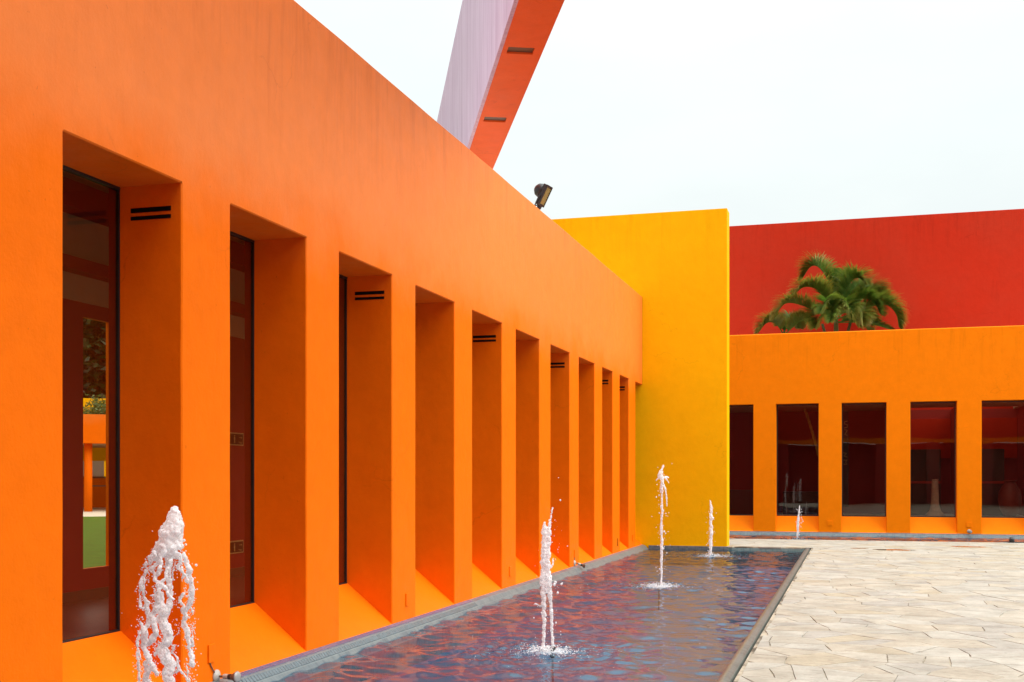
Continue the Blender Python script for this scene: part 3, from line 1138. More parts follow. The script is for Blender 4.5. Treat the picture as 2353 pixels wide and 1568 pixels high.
# partition walls inside
for x in (-2.45, 1.25, 3.05, 5.0):
    MB().box(x - 0.08, x + 0.08, IY0 + 1.6, IY1 - 0.101, 0.441, 3.742).build('partition', 'maroon_wall', back)
# cover plates on the back piers
for k, x in ((4, -0.645), (6, 3.113)):
    MB().box(x - 0.07, x + 0.07, BACK - 0.016, BACK + 0.004, 0.20, 0.34).build('cover_plate', 'orange_wing', bpo[k], bevel=0.004)

# shapes seen in the back windows, built as things inside
def box_thing(name, label, cat, mat, x0, x1, y0, y1, z1, shelves=0, rail=None):
    t_ = thing(name, label, cat, ((x0 + x1) / 2, (y0 + y1) / 2, 0.44))
    MB().box(x0, x1, y0, y1, 0.4405, z1).build('carcass', mat, t_, bevel=0.01)
    for k in range(shelves):
        z = 0.44 + (z1 - 0.44) * (k + 1) / (shelves + 1)
        MB().box(x0 - 0.02, x1 + 0.02, y0 - 0.05, y0 - 0.001, z - 0.035, z + 0.035).build('rail', rail or 'maroon_wall', t_)
    return t_


box_thing('cabinet', 'dark cabinet with a red rail behind the pale stone stand', 'cabinet', 'black_cabinet', 1.36, 2.55, 37.6, 38.2, 2.45, 1)
box_thing('cabinet', 'dark cabinet with a red rail behind the clay jar', 'cabinet', 'black_cabinet', 3.2, 4.35, 37.7, 38.3, 2.45, 1)
box_thing('display_case', 'low dark display case behind the bay with the reflected palm trunk', 'display case', 'black_cabinet', -2.1, -0.6, 37.2, 37.8, 1.15, 0)
box_thing('display_case', 'dark low chest behind the bay half hidden by the yellow wall', 'display case', 'black_cabinet', -3.9, -2.75, 37.0, 37.6, 1.2, 0)
bn = thing('hanging_banner', 'narrow black banner with gold marks hanging inside the back building', 'banner', (-0.33, 36.2, 0.7))
MB().box(-0.62, -0.13, 36.2, 36.23, 0.72, 3.55).build('cloth', 'black_cabinet', bn)
MB().tube([(-0.66, 36.215, 3.57), (-0.09, 36.215, 3.57)], 0.018, 8).build('hanging_rod', 'lamp_brown', bn)
for xx in (-0.5, -0.25):
    MB().tube([(xx, 36.215, 3.57), (xx, 36.215, 3.746)], 0.006, 6).build('cord', 'lamp_brown', bn)
for (x, z, pts) in [(-0.21, 3.15, [(0.05, 0.12), (-0.04, 0.10), (-0.04, 0.04), (0.04, 0.02), (0.04, -0.06), (-0.05, -0.08)]),
                    (-0.21, 2.92, [(-0.04, 0.10), (0.04, 0.08), (-0.03, -0.05), (0.05, -0.07)]),
                    (-0.23, 2.25, [(-0.05, 0.08), (0.04, 0.06), (-0.04, -0.02), (0.05, -0.05)]),
                    (-0.22, 2.05, [(-0.05, 0.06), (0.05, 0.06), (0.0, 0.0), (0.05, -0.06), (-0.05, -0.06)])]:
    MB().tube([(x + p[0], 36.196, z + p[1]) for p in pts], 0.009, 5).build('marking', 'sign_gold', bn)

pp = [at_depth(px, py, 37.0 - 0.02 * k) for k, (px, py) in enumerate([(1858, 985), (1853, 960), (1846, 935)])]
pole = MB()  # leaning pole built in place of a palm trunk's reflection in the glass
P0, P1 = Vector((-0.66, 36.5, 0.442)), Vector((-1.42, 36.9, 3.70))
pts, rr = [], []
for k in range(41):
    s = k / 40
    p = P0.lerp(P1, s)
    p.x += 0.10 * math.sin(s * math.pi) * 0.8
    pts.append(p)
    rr.append(0.035 + (0.012 if k % 2 else 0.0))
pole.tube(pts, rr, 8)
po_ = pole.build('trunk_reflection', 'trunk_reflection_yellow')
tag(po_, 'ringed yellow pole added for the palm trunk reflected in the glass behind the smallest jet', 'pole')
# white stone stand
ss = thing('stone_stand', 'pale tapering stone stand inside the back building', 'stand', (2.33, 36.7, 0.44))
MB().lathe([(0.30, 0), (0.27, 0.05), (0.17, 0.16), (0.12, 0.35), (0.10, 0.75), (0.09, 1.05)], (2.33, 36.7, 0.4405), n=20).build('pedestal', 'stone_white', ss, smooth=True)
MB().lathe([(0.085, 0), (0.092, 0.02), (0.092, 0.04), (0.08, 0.05)], (2.33, 36.7, 1.492), n=20).build('cap', 'stone_white', ss, smooth=False)
jar = thing('clay_jar', 'large dark red clay jar inside the back building', 'jar', (4.35, 36.4, 0.44))
MB().lathe([(0.14, 0), (0.27, 0.22), (0.33, 0.5), (0.30, 0.75), (0.18, 0.95), (0.14, 1.02)], (4.35, 36.4, 0.4405), n=24).build('body', 'clay_jar', jar, smooth=True)
MB().lathe([(0.14, 0), (0.19, 0.03), (0.19, 0.06), (0.13, 0.06)], (4.35, 36.4, 1.461), n=24).build('lip', 'clay_jar', jar, smooth=True)

# ------------------------------------------------------------------ the wing that closes the court behind the photographer
SY = -2.6
wing = thing('opposite_wing', 'red wing with orange base and dark bays facing the back windows across the court', 'building', (4, SY - 3, 0))
MB().box(-4.5, 26, SY - 6, SY, 3.9, 11.0).build('upper_wall', 'red_stucco', wing)
MB().box(-4.5, 26, SY - 0.02, SY + 0.003, 3.62, 3.899).build('string_course', 'orange_wing', wing)
MB().box(-4.5, 26, SY - 6, SY - 1.2, -0.008, 3.619).build('inner_wall', 'maroon_wall', wing)
xq = -4.5
while xq < 26:
    MB().box(xq, xq + 0.7, SY - 1.199, SY - 0.03, -0.008, 3.619).build('pier', 'maroon_wall', wing)
    xq += 2.9

# ------------------------------------------------------------------ red wall behind the terrace
rw = MB().box(-14, 16, 39.4, 39.9, -0.6, 9.98).build('red_wall', 'red_stucco', None, bevel=0.012)
tag(rw, 'long red stucco wall rising behind the palm', 'wall')

# ------------------------------------------------------------------ palms on the terrace
PALM_T = 36.3


def crop6(px, py, dt=0.0):
    """pixel of the enlarged palm detail -> point at the palm's distance"""
    ox, oy = 1800 + px / 4.357, 600 + py / 4.357
    return at_depth(ox / 1.088, oy / 1.088, PALM_T + dt)


def bez(pts, n):
    """Catmull-Rom through pts"""
    res = []
    P = [pts[0] * 2 - pts[1]] + pts + [pts[-1] * 2 - pts[-2]]
    for i in range(1, len(P) - 2):
        for k in range(n):
            t_ = k / n
            a, b, c, d = P[i - 1], P[i], P[i + 1], P[i + 2]
            res.append(0.5 * ((2 * b) + (c - a) * t_ + (2 * a - 5 * b + 4 * c - d) * t_ * t_ + (3 * b - a - 3 * c + d) * t_ ** 3))
    res.append(pts[-1])
    return res


def frond(parent, pts, leaf=0.42, dry=0.15, seed=0, name='frond', start=0.18):
    rng = random.Random(seed)
    path = bez(pts, 22)
    n = len(path)
    verts, faces, dr = [], [], []
    mb = MB()
    mb.tube(path, [0.022 * (1 - 0.75 * i / (n - 1)) for i in range(n)], 5)
    verts += mb.v
    faces += mb.f
    dr += [0.25 * dry] * len(mb.v)
    mean = sum(path, Vector()) / n
    chord = (path[-1] - path[0]).normalized()
    for i in range(int(n * start), n - 1):
        T = (path[i + 1] - path[i - 1]).normalized()
        # outer normal of the arch
        side = T.cross(Vector((0, 0, 1)))
        if side.length < 0.25:
            side = T.cross(chord)
        side = side.normalized() if side.length > 1e-4 else Vector((0, 1, 0))
        up = side.cross(T).normalized()
        s = i / (n - 1)
        L0 = leaf * 1.2 * (0.6 + 0.7 * math.sin(math.pi * min(1, max(0, (s - start) / (1 - start))) ** 0.75)) * (1 - 0.45 * s ** 4)
        for sg in (-1, 1):
            for rep in range(4):
                L = L0 * rng.uniform(0.8, 1.1)
                base = path[i].lerp(path[i + 1], rng.random())
                d = (side * sg * rng.uniform(0.45, 0.75) + up * rng.uniform(0.45, 0.9) + T * rng.uniform(0.5, 0.8)).normalized()
                w = 0.0145 * rng.uniform(0.7, 1.2)
                wdir = d.cross(up).normalized() if d.cross(up).length > 0.01 else side
                p = base.copy()
                o = len(verts)
                K = 4
                for k in range(K + 1):
                    f_ = k / K
                    ww = w * (0.5 + 1.2 * f_) if f_ < 0.35 else w * (1 - f_) / 0.65 + 0.001
                    verts.append(p - wdir * ww)
                    verts.append(p + wdir * ww)
                    q = min(1.0, dry * rng.uniform(0.2, 1.0) + (0.75 * dry + 0.25) * max(0, f_ - 0.4) * 1.3 + (0.5 * dry if s > 0.75 else 0))
                    dr += [q, q]
                    d = (d + Vector((0, 0, -0.13 - 0.13 * f_))).normalized()
                    p = p + d * L / K
                for k in range(K):
                    faces.append((o + 2 * k, o + 2 * k + 1, o + 2 * k + 3, o + 2 * k + 2))
    me = bpy.data.meshes.new(name)
    me.from_pydata([tuple(v) for v in verts], [], faces)
    at = me.attributes.new('dry', 'FLOAT', 'POINT')
    at.data.foreach_set('value', dr)
    me.materials.append(MATS['palm_leaf'])
    return link(name, me, parent)


TER = 4.951
pb_ = crop6(1265, 990)
palm = thing('palm', 'large bushy palm with arching fronds in front of the red wall', 'palm', (pb_.x, pb_.y, TER))
cr_ = crop6(1262, 800)
MB().tube([(pb_.x, pb_.y, TER), (pb_.x + 0.02, pb_.y, 5.6), (pb_.x, pb_.y + 0.02, 6.2), (cr_.x, cr_.y, cr_.z + 0.1)], [0.11, 0.085, 0.075, 0.05], 10).build('trunk', 'trunk_green', palm, smooth=True)
MB().tube([(pb_.x + 0.16, pb_.y + .1, TER), (pb_.x + 0.25, pb_.y + .1, 5.7), (pb_.x + 0.45, pb_.y + .1, 6.5)], [0.07, 0.06, 0.04], 8).build('trunk', 'trunk_green', palm, smooth=True)
MB().tube([(pb_.x - 0.16, pb_.y + .1, TER), (pb_.x - 0.22, pb_.y + .1, 5.7), (pb_.x - 0.42, pb_.y + .1, 6.4)], [0.07, 0.06, 0.04], 8).build('trunk', 'trunk_green', palm, smooth=True)
FR = [  # crop pixel points, depth offsets, leaf length, dryness
    ([(1262, 800, 0), (1190, 480, .1), (1090, 310, .25), (990, 290, .4), (890, 430, .5)], .42, .35),
    ([(1258, 800, 0), (1150, 640, -.1), (1040, 530, -.3), (900, 520, -.5), (775, 640, -.7)], .40, .40),
    ([(1255, 830, 0), (1060, 780, -.2), (860, 700, -.4), (700, 700, -.6), (590, 860, -.7)], .38, .40),
    ([(1262, 790, 0), (1262, 600, .1), (1240, 430, .2), (1215, 330, .3)], .34, .05),
    ([(1268, 790, 0), (1290, 600, .2), (1330, 440, .3), (1355, 345, .4)], .32, .10),
    ([(1270, 800, 0), (1350, 600, -.1), (1430, 450, -.2), (1510, 415, -.4), (1590, 480, -.6)], .42, .20),
    ([(1272, 800, 0), (1400, 650, .2), (1520, 560, .4), (1620, 560, .6), (1680, 640, .8)], .40, .15),
    ([(1275, 830, 0), (1450, 720, .1), (1600, 620, .3), (1720, 590, .5), (1820, 660, .6)], .42, .25),
    ([(1278, 860, 0), (1480, 800, -.2), (1660, 720, -.4), (1820, 710, -.6), (1920, 810, -.7), (1950, 950, -.7)], .46, .25),
    ([(1262, 820, 0), (1200, 700, -.5), (1140, 690, -.9), (1090, 800, -1.2)], .36, .15),
    ([(1266, 820, 0), (1330, 700, -.5), (1400, 720, -.9), (1440, 850, -1.2)], .38, .20),
    ([(1266, 830, 0), (1420, 760, -.5), (1520, 790, -.9), (1560, 920, -1.1)], .38, .30),
    ([(1260, 840, 0), (1120, 800, .3), (980, 840, .6), (900, 960, .9)], .36, .30),
    ([(1270, 830, 0), (1400, 740, .5), (1560, 760, .8), (1700, 900, 1.0)], .42, .15),
    ([(1272, 900, 0), (1500, 900, -.2), (1700, 930, -.4), (1880, 985, -.5)], .30, .15),
    ([(1262, 880, -.1), (1180, 820, -.5), (1090, 860, -.8), (1040, 960, -1.0)], .40, .30),
    ([(1268, 880, -.1), (1340, 800, -.5), (1430, 820, -.9), (1500, 940, -1.1)], .42, .35),
    ([(1264, 860, -.1), (1230, 760, -.6), (1215, 800, -1.0), (1200, 900, -1.3)], .34, .15),
    ([(1268, 900, 0), (1400, 880, .3), (1520, 900, .5), (1620, 980, .6)], .40, .30),
    ([(1272, 800, 0), (1420, 620, .3), (1560, 520, .5), (1680, 530, .7), (1760, 590, .8)], .44, .20),
    ([(1274, 820, 0), (1440, 680, -.3), (1580, 640, -.5), (1690, 700, -.7), (1740, 800, -.8)], .42, .10),
    ([(1266, 780, 0), (1300, 560, .5), (1380, 480, .9), (1450, 520, 1.2)], .36, .10),
    ([(1262, 790, 0), (1230, 620, .4), (1190, 520, .8), (1130, 540, 1.1)], .36, .10),
]
for k, (pts, lf, dry) in enumerate(FR):
    frond(palm, [crop6(*p) for p in pts], lf * 1.12, dry * 0.65, 100 + k)
pb2 = crop6(690, 1030, .3)
palm2 = thing('palm', 'small low palm clump beside the bushy palm, nearer the yellow wall', 'palm', (pb2.x, pb2.y, TER))
MB().tube([(pb2.x, pb2.y, TER), (pb2.x, pb2.y, 5.6), tuple(crop6(690, 1010, .3))], [0.08, 0.06, 0.04], 8).build('trunk', 'trunk_green', palm2, smooth=True)
for k, (pts, lf, dry) in enumerate([
        ([(690, 1040, .3), (650, 960, .3), (580, 900, .2), (500, 910, .1), (420, 1010, 0)], .36, .40),
        ([(692, 1040, .3), (720, 960, .4), (760, 900, .5), (800, 890, .6), (850, 960, .8)], .34, .15),
        ([(692, 1040, .3), (760, 980, .1), (850, 900, -.1), (940, 880, -.3), (1000, 950, -.5)], .34, .30),
        ([(690, 1040, .3), (700, 950, .6), (680, 900, .9), (640, 940, 1.2)], .32, .20)]):
    frond(palm2, [crop6(*p) for p in pts], lf * 1.1, dry * 0.65, 300 + k)

# ------------------------------------------------------------------ great beam overhead
d_ = Vector((-0.401, 0.916, 0)).normalized()
nrm_ = Vector((0.916, 0.401, 0)).normalized()          # to the right of the lavender face
L0 = Vector((-3.678, 12.669, 0))
BZ0, BZ1, BW = 7.0, 9.78, 0.566
beam = thing('great_beam', 'huge raised beam with lavender side and orange underside above the orange building', 'beam', tuple(L0))


def beam_pt(s, w, z):
    p = L0 + d_ * s + nrm_ * w
    return (p.x, p.y, z)


def beam_box(s0, s1, w0, w1, z0, z1):
    vs = [beam_pt(s, w, z) for z in (z0, z1) for w in (w0, w1) for s in (s0, s1)]
    return MB().add(vs, [(0, 2, 3, 1), (4, 5, 7, 6), (0, 1, 5, 4), (2, 6, 7, 3), (0, 4, 6, 2), (1, 3, 7, 5)])


S0, S1 = -24.0, 22.0
# lavender cladding boards on the side
s = S0
kk = 0
while s < S1:
    e = min(S1, s + 4.6)
    beam_box(s + 0.004, e - 0.004, 0.0, 0.05, BZ0 + 0.002, BZ1).build('side_panel', 'lavender_boards', beam)
    s = e
# core with recessed light slots in its underside
slots_b = [(-8.1, -7.9)] + [(k_ * 2.88 + 1.42 - 2.88 * 2, k_ * 2.88 + 1.60 - 2.88 * 2) for k_ in range(0, 6)]
cur = S0
core = MB()
slots_s = sorted([(1.44, 1.67), (4.30, 4.54), (7.2, 7.44), (-1.42, -1.19), (10.1, 10.34)])
for (a, b) in slots_s + [(S1, None)]:
    q = beam_box(cur, a, 0.051, BW, BZ0, BZ1 - 0.002)
    core.add(q.v, q.f)
    if b:
        for (w0, w1, z0) in ((0.051, 0.115, BZ0), (BW - 0.115, BW, BZ0), (0.1151, BW - 0.1151, BZ0 + 0.08)):
            q = beam_box(a, b, w0, w1, z0, BZ1 - 0.002)
            core.add(q.v, q.f)
        cur = b
core.build('core', 'beam_orange', beam)
for (a, b) in slots_s:
    beam_box(a + 0.002, b - 0.002, 0.117, BW - 0.117, BZ0 + 0.025, BZ0 + 0.078).build('light_slot', 'skirting_brown', beam)
beam_box(S1 - 1.0, S1, 0.0, BW, -0.6, BZ0 - 0.001).build('support', 'beam_orange', beam)
beam_box(S0, S0 + 1.0, 0.0, BW, -0.6, BZ0 - 0.001).build('support', 'beam_orange', beam)

# ------------------------------------------------------------------ floodlight on the parapet
FY = 18.45
fl = thing('floodlight', 'black floodlight with amber glass clamped on top of the orange parapet', 'floodlight', (-4.96, FY, TOPZ))
MB().box(-5.03, -4.88, FY - 0.07, FY + 0.07, TOPZ - 0.004, TOPZ + 0.03).build('base', 'lamp_black', fl, bevel=0.006)
MB().tube([(-4.96, FY, TOPZ + 0.03), (-4.95, FY, TOPZ + 0.12), (-4.93, FY, TOPZ + 0.19)], [0.035, 0.03, 0.035], 10).build('arm', 'lamp_black', fl)
ctr = Vector((-4.86, FY, TOPZ + 0.34))
ax = Vector((0.86, -0.12, -0.46)).normalized()       # where the lamp looks
ux = Vector((0, 0, 1)) - ax * ax.z
ux.normalize()
vx = ax.cross(ux)


def lbox(c, hx, hy, hz):
    vs = [c + ax * (hx * a) + vx * (hy * b) + ux * (hz * d) for d in (-1, 1) for b in (-1, 1) for a in (-1, 1)]
    return MB().add(vs, [(0, 2, 3, 1), (4, 5, 7, 6), (0, 1, 5, 4), (2, 6, 7, 3), (0, 4, 6, 2), (1, 3, 7, 5)])


lbox(ctr, 0.032, 0.11, 0.175).build('housing', 'lamp_black', fl, bevel=0.012)
lbox(ctr + ax * 0.034, 0.006, 0.082, 0.142).build('glass', 'lamp_glass', fl)
q = MB()
for s_ in (-1, 1):
    t_ = lbox(ctr + ax * 0.038 + ux * 0.160 * s_, 0.008, 0.11, 0.017)
    q.add(t_.v, t_.f)
    t_ = lbox(ctr + ax * 0.038 + vx * 0.096 * s_, 0.008, 0.014, 0.143)
    q.add(t_.v, t_.f)
q.build('bezel', 'lamp_black', fl)
MB().lathe([(0.12, -0.01), (0.12, 0.05), (0.10, 0.11), (0.055, 0.15), (0.0, 0.16)], ctr - ax * 0.03 + ux * 0.05, -ax, 18).build('reflector_dome', 'lamp_black', fl, smooth=True)
q = MB()
for s_ in (-1, 1):
    q.tube([ctr + vx * 0.12 * s_ - ux * 0.02, ctr + vx * 0.12 * s_ - ux * 0.22 - ax * 0.01, Vector((-4.93, FY, TOPZ + 0.19)) + vx * 0.03 * s_], 0.012, 6)
q.build('yoke', 'lamp_black', fl)

# ------------------------------------------------------------------ wall spot lamps
def spot(name, label, base, d, side, cable=None):
    base, d = Vector(base), Vector(d).normalized()
    t_ = thing(name, label, 'lamp', tuple(base), 'small spot lamps on the piers')
    MB().lathe([(0.0527, 0.0), (0.051, 0.0102), (0.0298, 0.0221), (0.017, 0.0289)], base, side, 18).build('mount', 'lamp_white', t_, smooth=True)
    p1 = base + Vector(side) * 0.0255
    p2 = p1 + d * 0.0467
    MB().tube([p1, p1 + Vector(side) * 0.0085, p2], 0.0093, 8).build('arm', 'lamp_brown', t_)
    MB().lathe([(0.0187, 0), (0.0204, 0.0085), (0.0204, 0.0467), (0.017, 0.051)], p2, d, 14).build('socket', 'lamp_white', t_)
    MB().lathe([(0.0213, 0.0), (0.0229, 0.0102), (0.0229, 0.0255)], p2 + d * 0.0467, d, 14).build('collar', 'lamp_black', t_)
    MB().lathe([(0.0221, 0.0), (0.0272, 0.017), (0.0442, 0.0467), (0.0476, 0.0527)], p2 + d * 0.0723, d, 18).build('reflector', 'lamp_brown', t_, smooth=True)
    MB().lathe([(0.0459, 0.0), (0.0425, 0.0085), (0.0255, 0.0145), (0.0, 0.0161)], p2 + d * 0.1249, d, 18).build('bulb_face', 'bulb_glass', t_, smooth=True)
    if cable:
        MB().tube(cable, 0.0051, 6).build('cable', 'lamp_brown', t_)
    return t_


spot('spot_lamp', 'white spot lamp low on the pier beside the frothy jet', (WX, 8.10, 0.045), (0.95, -0.12, 0.03), (1, 0, 0),
     [(WX + 0.006, 8.00, 0.165), (WX + 0.008, 8.02, 0.13), (WX + 0.01, 8.06, 0.08)])
spot('spot_lamp', 'tilted white spot lamp on a far pier beside the sloping sills', (WX, 20.30, 0.07), (0.8, 0.35, -0.28), (1, 0, 0),
     [(WX + 0.006, 20.29, 0.165), (WX + 0.01, 20.28, 0.12)])
spot('spot_lamp', 'round spot lamp on the back building pier, facing the plaza', (3.113, BACK, 0.09), (0.1, -1, -0.05), (0, -1, 0))

# ------------------------------------------------------------------ fountain jets
def ico(sub):
    bm = bmesh.new()
    bmesh.ops.create_icosphere(bm, subdivisions=sub, radius=1.0)
    vs = np.array([v.co[:] for v in bm.verts])
    fs = np.array([[v.index for v in f.verts] for f in bm.faces])
    bm.free()
    return vs, fs


ICO1, ICO2 = ico(1), ico(2)


def spheres_mesh(name, sph, icod):
    iv, if_ = icod
    P = np.array([s[:3] for s in sph])
    R = np.array([s[3] for s in sph])
    S = np.array([s[4] if len(s) > 4 else 1.0 for s in sph])
    V = iv[None] * R[:, None, None]
    V[:, :, 2] *= S[:, None]
    V = (V + P[:, None]).reshape(-1, 3)
    F = (if_[None] + (np.arange(len(sph)) * len(iv))[:, None, None]).reshape(-1, 3)
    me = bpy.data.meshes.new(name)
    me.vertices.add(len(V))
    me.vertices.foreach_set('co', V.ravel())
    me.loops.add(F.size)
    me.loops.foreach_set('vertex_index', F.ravel())
    me.polygons.add(len(F))
    me.polygons.foreach_set('loop_start', np.arange(0, F.size, 3))
    me.update()
    return me


def remesh(me, voxel, seed, rough, freq):
    o = bpy.data.objects.new('tmp', me)
    COL.objects.link(o)
    m = o.modifiers.new('r', 'REMESH')
    m.mode = 'VOXEL'
    m.voxel_size = voxel
    m2 = o.modifiers.new('s', 'SMOOTH')
    m2.iterations = 3
    m2.factor = 0.5
    bpy.context.view_layer.update()
    dg = bpy.context.evaluated_depsgraph_get()
    r = bpy.data.meshes.new_from_object(o.evaluated_get(dg))
    bpy.data.objects.remove(o)
    nv = len(r.vertices)
    co = np.empty(nv * 3)
    r.vertices.foreach_get('co', co)
    co = co.reshape(-1, 3)
    no = np.empty(nv * 3)
    r.vertices.foreach_get('normal', no)
    no = no.reshape(-1, 3)
    off = np.array([noise.noise(Vector(c) * freq + Vector((seed, 0, 0))) + 0.5 * noise.noise(Vector(c) * freq * 2.3) for c in co])
    co += no * (off * rough)[:, None]
    r.vertices.foreach_set('co', co.ravel())
    r.polygons.foreach_set('use_smooth', [True] * len(r.polygons))
    r.update()
    return r


def stroke(pts, rng, jit=0.25, dens=3.0):
    """pts: list of (Vector, r). Overlapping spheres of smoothly changing size along the path"""
    out = []
    acc = 0.0
    ph = rng.uniform(0, 100)
    P = [p for p, r in pts]
    Rr = [r for p, r in pts]
    for i in range(len(pts) - 1):
        a, b, ra, rb = P[i], P[i + 1], Rr[i], Rr[i + 1]
        ta = (P[min(i + 1, len(P) - 1)] - P[max(i - 1, 0)]) * 0.5
        tb_ = (P[min(i + 2, len(P) - 1)] - P[i]) * 0.5
        L = (b - a).length
        rm = max(0.5 * (ra + rb), 0.002)
        n_ = max(2, int(L / rm * dens))
        for k in range(n_):
            s_ = k / n_
            h1, h2, h3, h4 = 2 * s_ ** 3 - 3 * s_ ** 2 + 1, s_ ** 3 - 2 * s_ ** 2 + s_, -2 * s_ ** 3 + 3 * s_ ** 2, s_ ** 3 - s_ ** 2
            p = a * h1 + ta * h2 + b * h3 + tb_ * h4
            q = (acc + L * s_) / rm
            r = (ra + (rb - ra) * s_) * (1.0 + 0.38 * noise.noise(Vector((ph, q * 0.35, 0))) + 0.18 * noise.noise(Vector((ph, q * 1.1, 5))))
            j = jit * rm
            p = p + Vector((noise.noise(Vector((ph + 9, q * 0.5, 0))), noise.noise(Vector((ph + 19, q * 0.5, 0))), 0)) * j * 1.6
            out.append((p.x, p.y, p.z, r))
        acc += L
    return out


def jet(key, label, sph, voxel, rough, freq, drops, foam_r, foam_n, nozzle=(0.0, 0.0), seed=1, nozzle_h=0.045):
    x, y = JETS[key]
    rng = random.Random(seed)
    t_ = thing('fountain_jet', label, 'fountain', (x, y, -0.45), 'fountain jets in the pools')
    me = remesh(spheres_mesh('water_column', sph, ICO2), voxel, seed, rough, freq)
    me.materials.append(MATS['foam_water'])
    link('water_column', me, t_)
    nx_, ny_ = x + nozzle[0], y + nozzle[1]
    MB().lathe([(0.012, 0), (0.012, 0.30)], (nx_, ny_, -0.45), n=12).build('riser_pipe', 'pool_floor_tile', t_)
    MB().lathe([(0.020, 0.301), (0.030, 0.32), (0.030, 0.36 + nozzle_h - 0.01), (0.026, 0.36 + nozzle_h - 0.005), (0.026, 0.36 + nozzle_h), (0.018, 0.36 + nozzle_h)], (nx_, ny_, -0.45), n=16).build('nozzle', 'nozzle_black', t_)
    if drops:
        me = spheres_mesh('droplets', drops, ICO1)
        me.polygons.foreach_set('use_smooth', [True] * len(me.polygons))
        me.materials.append(MATS['foam_water'])
        link('droplets', me, t_, 'stuff')
    fo = []
    for k in range(foam_n):
        r = foam_r * (abs(rng.gauss(0, 0.40)) if k % 3 else rng.expovariate(1.6))
        a = rng.uniform(0, 6.283)
        fo.append((x + nozzle[0] * 0.4 + r * math.cos(a), y + r * math.sin(a), WATER + rng.uniform(0.0, 0.006) + (rng.random() ** 5) * 0.05, rng.uniform(0.002, 0.010) * (1.35 - min(1.0, r / foam_r) * 0.8), rng.uniform(0.35, 0.8)))
    me = spheres_mesh('splash_foam', fo, ICO1)
    me.polygons.foreach_set('use_smooth', [True] * len(me.polygons))
    me.materials.append(MATS['foam_water'])
    link('splash_foam', me, t_, 'stuff')
    return t_


def crop8(px, py, t, dt=0.0):
    ox, oy = 1200 + px / 2.676, 1120 + py / 2.676
    return at_depth(ox / 1.088, oy / 1.088, t + dt)


def depth_of(key):
    x, y = JETS[key]
    return -math.sin(YAW) * x + math.cos(YAW) * y


def strokes_from(key, lst, seed, jit=0.3):
    t = depth_of(key)
    ppm = 2916.0 / t * 2.676
    rng = random.Random(seed)
    out = []
    for st in lst:
        dt0 = rng.uniform(-0.02, 0.02)
        out += stroke([(crop8(px, py, t, dt0), 0.88 * r / ppm) for px, py, r in st], rng, jit)
    return out


def drops_from(key, lst, seed, extra=0, box=None):
    t = depth_of(key)
    ppm = 2916.0 / t * 2.676
    rng = random.Random(seed)
    out = []
    for px, py, r in lst:
        p = crop8(px, py, t, rng.uniform(-0.05, 0.05))
        out.append((p.x, p.y, p.z, r / ppm, rng.uniform(0.9, 1.4)))
    for k in range(extra):
        px = rng.gauss(box[0], box[1])
        py = rng.uniform(box[2], box[3])
        p = crop8(px, py, t, rng.uniform(-0.08, 0.08))
        out.append((p.x, p.y, p.z, rng.uniform(0.9, 2.8) / ppm, rng.uniform(0.9, 1.6)))
    return out


# jet b
tb = depth_of('b')
nb = crop8(487, 1350, tb) - Vector((JETS['b'][0], JETS['b'][1], 0))
sb = strokes_from('b', [
    [(424, 1345, 13), (428, 1230, 12), (430, 1120, 13), (425, 1010, 17), (422, 900, 20), (420, 800, 20), (424, 700, 21), (430, 610, 22), (432, 540, 18), (432, 500, 9)],
    [(487, 1330, 9), (482, 1250, 11), (480, 1150, 12), (475, 1060, 12), (470, 990, 15), (462, 920, 22), (458, 850, 24), (452, 780, 22), (452, 700, 18), (458, 640, 16), (455, 580, 18), (460, 540, 15), (467, 520, 10), (472, 480, 7), (478, 440, 6), (485, 402, 4)],
    [(440, 960, 18), (440, 860, 22), (438, 760, 20), (440, 660, 18), (446, 570, 16)],
    [(470, 640, 6), (484, 630, 4)], [(462, 800, 10), (484, 790, 8), (490, 740, 5)],
    [(410, 1060, 7), (385, 1050, 5), (368, 1042, 6), (360, 1052, 4)], [(418, 1130, 6), (408, 1100, 4)],
    [(462, 520, 6), (462, 480, 3)],
], 5, 0.35)
jet('b', 'tall white twin-stranded jet rising from the middle of the long pool', sb, 0.0042, 0.006, 48,
    drops_from('b', [(537, 350, 6), (520, 970, 9), (505, 900, 11), (498, 915, 9), (545, 912, 8), (550, 905, 5), (360, 1138, 6), (585, 658, 4), (520, 680, 3), (508, 1170, 6), (540, 1230, 4), (540, 1250, 4), (486, 404, 7), (525, 200, 3)], 3, 90, (465, 42, 480, 1330)),
    0.42, 1700, (nb.x, nb.y), 11)
sc_ = strokes_from('c', [
    [(1212, 912, 7), (1214, 850, 8), (1214, 780, 9), (1215, 700, 10), (1216, 620, 10), (1215, 560, 9), (1213, 530, 11), (1214, 500, 7), (1217, 450, 8), (1221, 420, 8), (1216, 400, 9), (1216, 350, 8), (1218, 300, 9), (1217, 260, 10), (1218, 220, 14), (1212, 190, 18), (1208, 165, 15), (1218, 140, 9), (1228, 118, 8)],
    [(1225, 240, 8), (1240, 280, 6), (1248, 330, 5), (1250, 390, 4)], [(1205, 190, 8), (1185, 210, 5), (1178, 222, 4)],
    [(1225, 200, 10), (1248, 196, 8), (1264, 200, 4)], [(1240, 200, 6), (1256, 222, 4), (1264, 236, 3)], [(1210, 250, 6), (1206, 300, 4)],
    [(1204, 160, 9), (1200, 190, 12), (1222, 205, 13)],
], 8, 0.35)
